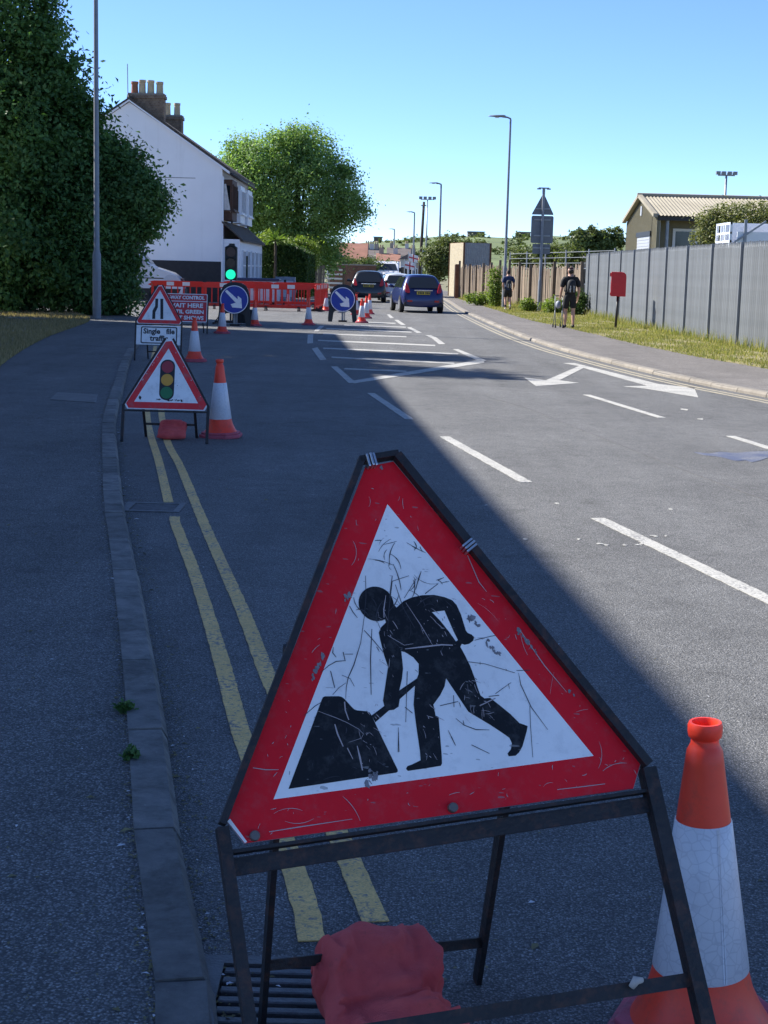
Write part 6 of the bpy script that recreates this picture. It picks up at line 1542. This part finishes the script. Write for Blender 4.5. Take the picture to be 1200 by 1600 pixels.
for a in (0, 1): MB().bar((cx0 - .45 + a * 1.0, -.3, .03), (cx0 - .45 + a * 1.0, .5, .03), .05, .05).build('foot', 'frame_steel', tl_)
MB().bar((cx0 - .45, .04, .06), (cx0 + .55, .04, .06), .05, .05).build('base_bar', 'frame_steel', tl_)
for s_ in (-.42, .52): MB().bar((cx0 + s_, .04, .08), (cx0, .04, .7), .025, .025).build('brace', 'frame_steel', tl_)

# ---- red plastic barriers
def make_barrier():
    t = thing('safety_barrier', '', 'barrier')
    Lb, Hb = 2.0, 1.0; d = .022
    fb = lambda a, b, c: (a, -c, b)
    MB().poly(fb, [smooth_loop([(-Lb / 2, .80), (Lb / 2, .80), (Lb / 2, .92), (Lb / 2 - .12, Hb), (-Lb / 2 + .12, Hb), (-Lb / 2, .92)], 2)], -d, d).build('top_board', 'barrier_thin', t)
    MB().poly(fb, [rrect(-Lb / 2, Lb / 2, .10, .22, .03)], -d, d).build('bottom_board', 'barrier_thin', t)
    n = 9
    for i in range(n):
        x = -Lb / 2 + .05 + i * (Lb - .1) / (n - 1); w_ = .045 if i in (0, n - 1) else .02
        MB().box(x - w_, x + w_, -d * .8, d * .8, .21, .82).build('bar', 'barrier_thin', t)
    for x in (-.28, .32): MB().box(x - .14, x + .14, -d - .004, -d, .83, .97).build('reflector', 'reflect_white', t)
    for x in (-.62, .62):
        ft_ = MB().poly(lambda a, b, c: (x + c, a, b), [[(-.34, .003), (.34, .003), (.34, .03), (.08, .10), (.05, .16), (-.05, .16), (-.08, .10), (-.34, .03)]], -.05, .05).build('foot', 'rubber_black', t); bevel(ft_, .01, 2)
    MB().tube([(Lb / 2 - .02, 0, .08), (Lb / 2 - .02, 0, .98)], .018, 8).build('hinge_pin', 'barrier_red', t)
    return t
b0 = make_barrier()
BR = [((-4.02, 58.2), 0.0, 'red barrier facing the traffic, with a row of cones before it'), ((-6.0, 58.6), .12, 'red barrier behind the first blue arrow disc'), ((-8.05, 58.9), .02, 'red barrier in front of the white van'),
      ((-2.75, 59.2), 1.52, 'red barrier along the traffic side of the dig, nearer corner'), ((-2.7, 61.4), 1.55, 'red barrier along the traffic side of the dig, middle'), ((-2.65, 63.5), 1.5, 'red barrier along the traffic side of the dig, far corner'),
      ((-3.8, 64.6), 3.14, 'red barrier closing the far side of the dig by the road'), ((-5.9, 64.8), 3.1, 'red barrier closing the far side of the dig before the white tank')]
for i, (p, rz, lab) in enumerate(BR):
    o = b0 if i == 0 else copy_tree(b0); o.location = (p[0], p[1], .002); o.rotation_euler = (0, 0, rz); o['label'] = lab; o['group'] = 'red barriers around the dig'
# water bowser with blue lid and a pale cabinet behind the barriers
bw = thing('water_tank', 'white box tank with dark blue lid behind the red barriers', 'tank', (-5.75, 67.3, 0))
bb = MB().box(-.95, .95, -.6, .6, .12, 1.02).build('body', 'trailer_white', bw); bevel(bb, .06, 3)
ld = MB().box(-1.0, 1.0, -.66, .66, 1.02, 1.13).build('lid', 'tarp_blue', bw); bevel(ld, .03, 2)
for x in (-.7, .7): MB().box(x - .1, x + .1, -.5, .5, 0, .13).build('skid', 'rubber_black', bw)
MB().box(-.12, .12, -.63, -.59, .6, .75).build('latch', 'galvanised', bw)
cb = thing('utility_cabinet', 'pale grey round-topped cabinet before the clipped hedge', 'cabinet', (D(446, 440, 80)[0], 80, 0))
bb = MB().poly(lambda a, b, c: (a, -c, b), [smooth_loop([(-.5, 0), (.5, 0), (.5, 1.02), (.4, 1.14), (-.4, 1.14), (-.5, 1.02)], 2)], -.3, .3).build('body', 'bag_grey', cb); MB().box(-.06, .06, -.315, -.30, .85, 1.0).build('handle', 'plastic_black', cb)
MB().poly(lambda a, b, c: (a, -c, b), [[(-.42, .12), (.42, .12), (.42, .95), (-.42, .95)]], .3, .312).build('door', 'trailer_white', cb)

# ================================================================== PEOPLE
def skin_mesh(verts, edges, radii, root=0, sub=2):
    me = bpy.data.meshes.new('figure'); me.from_pydata(verts, edges, []); ob = bpy.data.objects.new('figure', me); COL.objects.link(ob)
    md = ob.modifiers.new('skin', 'SKIN'); md.use_smooth_shade = True
    sk_ = me.skin_vertices[0].data
    for i, r in enumerate(radii):
        sk_[i].radius = r if isinstance(r, tuple) else (r, r); sk_[i].use_root = (i == root)
    s2 = ob.modifiers.new('subdivision', 'SUBSURF'); s2.levels = sub; s2.render_levels = sub
    bpy.context.view_layer.update(); dg = bpy.context.evaluated_depsgraph_get()
    out = bpy.data.meshes.new_from_object(ob.evaluated_get(dg)); bpy.data.objects.remove(ob); return out
class Fig:
    def __init__(s): s.v = []; s.e = []; s.r = []
    def chain(s, pts, rad, start=None):
        prev = start
        for p, r in zip(pts, rad):
            s.v.append(p); s.r.append(r); i = len(s.v) - 1
            if prev is not None: s.e.append((prev, i))
            prev = i
        return prev
    def mesh(s, name, mat, parent, sub=2):
        me = skin_mesh(s.v, s.e, s.r, 0, sub); me.name = name; me.materials.clear(); me.materials.append(MATS[mat])
        me.polygons.foreach_set('use_smooth', [True] * len(me.polygons))
        o = bpy.data.objects.new(name, me); COL.objects.link(o); o.parent = parent; return o
def person(label, x, y, z, rz, h, pose, shirt, shorts, hat, shoes, socks=None):
    t = thing('person', label, 'person', (x, y, z), rz); k = h / 1.76
    sc_ = lambda P: [(a * k, b * k, c * k) for a, b, c in P]
    f = Fig(); pel = f.chain(sc_([(0, 0, .94)]), [(.125 * k, .095 * k)])
    sp_ = f.chain(sc_([(0, .0, 1.10), (0, .01, 1.28), (0, .02, 1.41)]), [(.115 * k, .085 * k), (.13 * k, .095 * k), (.10 * k, .075 * k)], pel)
    hd_ = f.chain(sc_([(0, .03, 1.50), (0, .045, 1.57), (0, .055, 1.645), (0, .05, 1.71)]), [.055 * k, .068 * k, (.078 * k, .098 * k), (.062 * k, .075 * k)], sp_)
    # nose
    f.chain(sc_([(0, .165, 1.625)]), [.014 * k], hd_ - 1)
    for sx, ear in ((-1, 0), (1, 0)): f.chain(sc_([(sx * .085, .05, 1.635)]), [.017 * k], hd_ - 1)
    arms = {}
    for sx in (-1, 1):
        sh, el, wr_ = pose['arm'][sx]
        a_ = f.chain(sc_([(sx * .17, .01, 1.40), sh if sh else (sx * .19, 0, 1.36)]), [.062 * k, .056 * k], sp_)
        w_ = f.chain(sc_([el, tuple((np.array(el) * .5 + np.array(wr_) * .5)), wr_]), [.042 * k, .040 * k, .028 * k], a_)
        wv_ = np.array(wr_); dr_ = (wv_ - np.array(el)); dr_ = dr_ / np.linalg.norm(dr_)
        pm_ = f.chain(sc_([tuple(wv_ + dr_ * .05)]), [(.036 * k, .022 * k)], w_)
        for q_, (dy, ln) in enumerate(((-.026, .07), (-.009, .085), (.009, .08), (.026, .062))):
            b_ = wv_ + dr_ * .085 + np.array([0, dy, 0]); f.chain(sc_([tuple(b_), tuple(b_ + dr_ * ln * .55 + np.array([-sx * .012, 0, 0])), tuple(b_ + dr_ * ln * .9 + np.array([-sx * .03, 0, 0]))]), [.009 * k, .009 * k, .008 * k], pm_)
        b_ = wv_ + dr_ * .03 + np.array([-sx * .005, .035, 0]); f.chain(sc_([tuple(b_), tuple(b_ + dr_ * .045 + np.array([0, .018, 0]))]), [.010 * k, .009 * k], pm_)
        kn, an, to = pose['leg'][sx]
        hp = f.chain(sc_([(sx * .085, 0, .88)]), [.095 * k], pel)
        kk = f.chain(sc_([tuple(np.array([sx * .09, 0, .86]) * .5 + np.array(kn) * .5), kn]), [.085 * k, .060 * k], hp)
        cf = tuple(np.array(kn) * .6 + np.array(an) * .4 + np.array([0, -.015, 0]))
        aa = f.chain(sc_([cf, an]), [.058 * k, .036 * k], kk)
        f.chain(sc_([to]), [.034 * k], aa)
    f.mesh('body', 'skin_tone', t)
    # face: eyes, brows and mouth on the front of the head
    for sx in (-1, 1): MB().lathe([(0, -.008), (.009, -.004), (.011, 0), (.009, .005), (0, .009)], 8).build('eye', 'far_black', t, True, loc=(sx * .032 * k, .148 * k, 1.648 * k))
    MB().box(-.025 * k, .025 * k, .138 * k, .15 * k, 1.575 * k, 1.585 * k).build('mouth', 'lamp_red_print', t)
    s = Fig(); a0 = s.chain(sc_([(0, 0, .84), (0, 0, .93)]), [(.175 * k, .145 * k), (.168 * k, .138 * k)])
    b0_ = s.chain(sc_([(0, 0, 1.10), (0, .01, 1.28), (0, .02, 1.41), (0, .025, 1.465)]), [(.152 * k, .118 * k), (.166 * k, .126 * k), (.135 * k, .098 * k), (.07 * k, .065 * k)], a0)
    for sx in (-1, 1):
        sh, el, wr_ = pose['arm'][sx]; e2 = tuple(np.array(sh) * .25 + np.array(el) * .75)
        s.chain(sc_([(sx * .17, .01, 1.395), sh, e2]), [.078 * k, .076 * k, .068 * k], b0_ - 1)
    s.mesh('shirt', shirt, t)
    s = Fig(); a0 = s.chain(sc_([(0, 0, 1.02)]), [(.145 * k, .12 * k)]); a1 = s.chain(sc_([(0, 0, .90)]), [(.16 * k, .132 * k)], a0)
    for sx in (-1, 1):
        kn, an, to = pose['leg'][sx]; hp = np.array([sx * .09, 0, .84]); e2 = tuple(hp * .12 + np.array(kn) * .88 + np.array([0, 0, .0]))
        s.chain(sc_([tuple(hp), tuple(hp * .5 + np.array(e2) * .5), e2]), [.108 * k, .104 * k, .098 * k], a1)
    s.mesh('shorts', shorts, t)
    for sx in (-1, 1):
        kn, an, to = pose['leg'][sx]
        if socks and socks[sx]:
            s = Fig(); up_ = tuple(np.array(an) * .55 + np.array(kn) * .45); s.chain(sc_([an, tuple(np.array(an) * .8 + np.array(kn) * .2 + np.array([0, -.005, 0])), up_]), [.043 * k, .05 * k, .062 * k]); s.mesh('sock', socks[sx], t, 1)
        s = Fig(); hl_ = np.array(an) + np.array([0, -.05, -.045]); s.chain(sc_([tuple(hl_), tuple(np.array(an) + np.array([0, .01, -.035])), tuple(np.array(to) + np.array([0, -.03, .005])), tuple(np.array(to) + np.array([0, .05, 0]))]), [.042 * k, .048 * k, .045 * k, .034 * k]); s.mesh('shoe', shoes[sx], t, 2)
    # hair or cap
    if hat == 'cap':
        s = Fig(); s.chain(sc_([(0, .035, 1.66), (0, .045, 1.73)]), [(.088 * k, .108 * k), (.07 * k, .085 * k)]); s.mesh('cap', 'cap_maroon', t)
        MB().poly(ident, [[(x_ * k, (y_ + .05) * k) for x_, y_ in smooth_loop([(-.075, .08), (-.05, .17), (0, .195), (.05, .17), (.075, .08)], 3)]], 1.675 * k, 1.687 * k).build('cap_peak', 'cap_maroon', t)
        s = Fig(); s.chain(sc_([(0, -.015, 1.535), (0, -.01, 1.60), (0, .0, 1.67)]), [(.07 * k, .06 * k), (.085 * k, .085 * k), (.09 * k, .095 * k)]); s.mesh('hair', 'hair_dark', t)
    else:
        s = Fig(); s.chain(sc_([(0, -.015, 1.55), (0, .0, 1.60), (0, .022, 1.67), (0, .04, 1.728)]), [(.068 * k, .055 * k), (.084 * k, .08 * k), (.088 * k, .098 * k), (.066 * k, .08 * k)]); s.mesh('hair', 'hair_dark', t)
    return t
def backpack(label, x, y, z, rz, k):
    t = thing('backpack', label, 'backpack', (x, y, z), rz)
    s = Fig(); s.chain([(0, -.20 * k, .98 * k), (0, -.215 * k, 1.12 * k), (0, -.21 * k, 1.26 * k), (0, -.18 * k, 1.38 * k)], [(.13 * k, .085 * k), (.145 * k, .10 * k), (.14 * k, .095 * k), (.10 * k, .06 * k)]); s.mesh('main_pocket', 'bag_black', t)
    s = Fig(); s.chain([(0, -.30 * k, 1.03 * k), (0, -.305 * k, 1.14 * k)], [(.10 * k, .045 * k), (.09 * k, .04 * k)]); s.mesh('front_pocket', 'bag_black', t)
    for sx in (-1, 1):
        MB().tube([(sx * .09 * k, -.13 * k, 1.44 * k), (sx * .11 * k, -.02 * k, 1.50 * k), (sx * .12 * k, .11 * k, 1.42 * k), (sx * .13 * k, .15 * k, 1.25 * k), (sx * .16 * k, .03 * k, 1.05 * k), (sx * .12 * k, -.14 * k, 1.0 * k)], .016 * k, 6).build('strap', 'bag_black', t, True)
        MB().box(sx * .05 * k - .012, sx * .05 * k + .012, -.352 * k, -.33 * k, 1.02 * k, 1.2 * k).build('webbing', 'plate_grey', t)
    return t
q = G(793, 485, FW_R)
poseA = {'arm': {-1: ((-.205, -.02, 1.33), (-.235, -.06, 1.10), (-.20, .10, .95)), 1: ((.205, 0, 1.33), (.24, -.09, 1.12), (.23, .04, .93))},
         'leg': {-1: ((-.095, .10, .50), (-.09, -.04, .115), (-.095, .10, .035)), 1: ((.095, .02, .49), (.09, -.13, .13), (.09, -.02, .04))}}
person('person jogging away in navy shirt, black shorts and mismatched long socks', q[0], q[1] + .1, FW_R, .08, 1.72, poseA, 'cloth_navy', 'cloth_black', 'hair', {-1: 'shoe_white', 1: 'shoe_dark'}, {-1: 'cloth_black', 1: 'sock_white'})
backpack('small black running backpack on the jogger in navy', q[0], q[1] + .1, FW_R, .08, .93)
q = G(889, 513, FW_R)
poseB = {'arm': {-1: ((-.21, .0, 1.33), (-.245, .02, 1.08), (-.25, .17, .90)), 1: ((.21, 0, 1.33), (.25, -.03, 1.09), (.24, .05, .86))},
         'leg': {-1: ((-.10, .09, .49), (-.10, .05, .10), (-.115, .20, .035)), 1: ((.10, -.03, .49), (.10, -.14, .11), (.105, .0, .035))}}
person('person in black shirt, shorts and maroon cap walking with a folded trolley', q[0], q[1] + .1, FW_R, .05, 1.80, poseB, 'cloth_black', 'cloth_black', 'cap', {-1: 'shoe_dark', 1: 'shoe_dark'})
backpack('bulky black backpack on the walker in the maroon cap', q[0], q[1] + .1, FW_R, .05, 1.03)
tr_ = thing('shopping_trolley', 'folding wheeled trolley with a grey bag held by the walker', 'trolley', (q[0] - .30, q[1] + .28, FW_R), .1)
for sx in (-.1, .12):
    MB().tube([(sx, -.12, .06), (sx, .0, .55), (sx, .06, .93)], .012, 6).build('frame_tube', 'galvanised', tr_, True); MB().tube([(sx, .22, .05), (sx, .02, .5)], .010, 6).build('frame_tube', 'galvanised', tr_, True)
    for yy in (-.13, .23): MB().tube([(sx - .015, yy, .055), (sx + .015, yy, .055)], .055, 14).build('wheel', 'tyre', tr_)
MB().tube([(-.1, .06, .93), (.12, .06, .93)], .014, 8).build('handle', 'plastic_black', tr_)
s = Fig(); s.chain([(0.0, .0, .55), (-.02, .0, .70), (0, .01, .80)], [(.10, .08), (.12, .10), (.06, .05)]); s.mesh('bag', 'bag_grey', tr_)
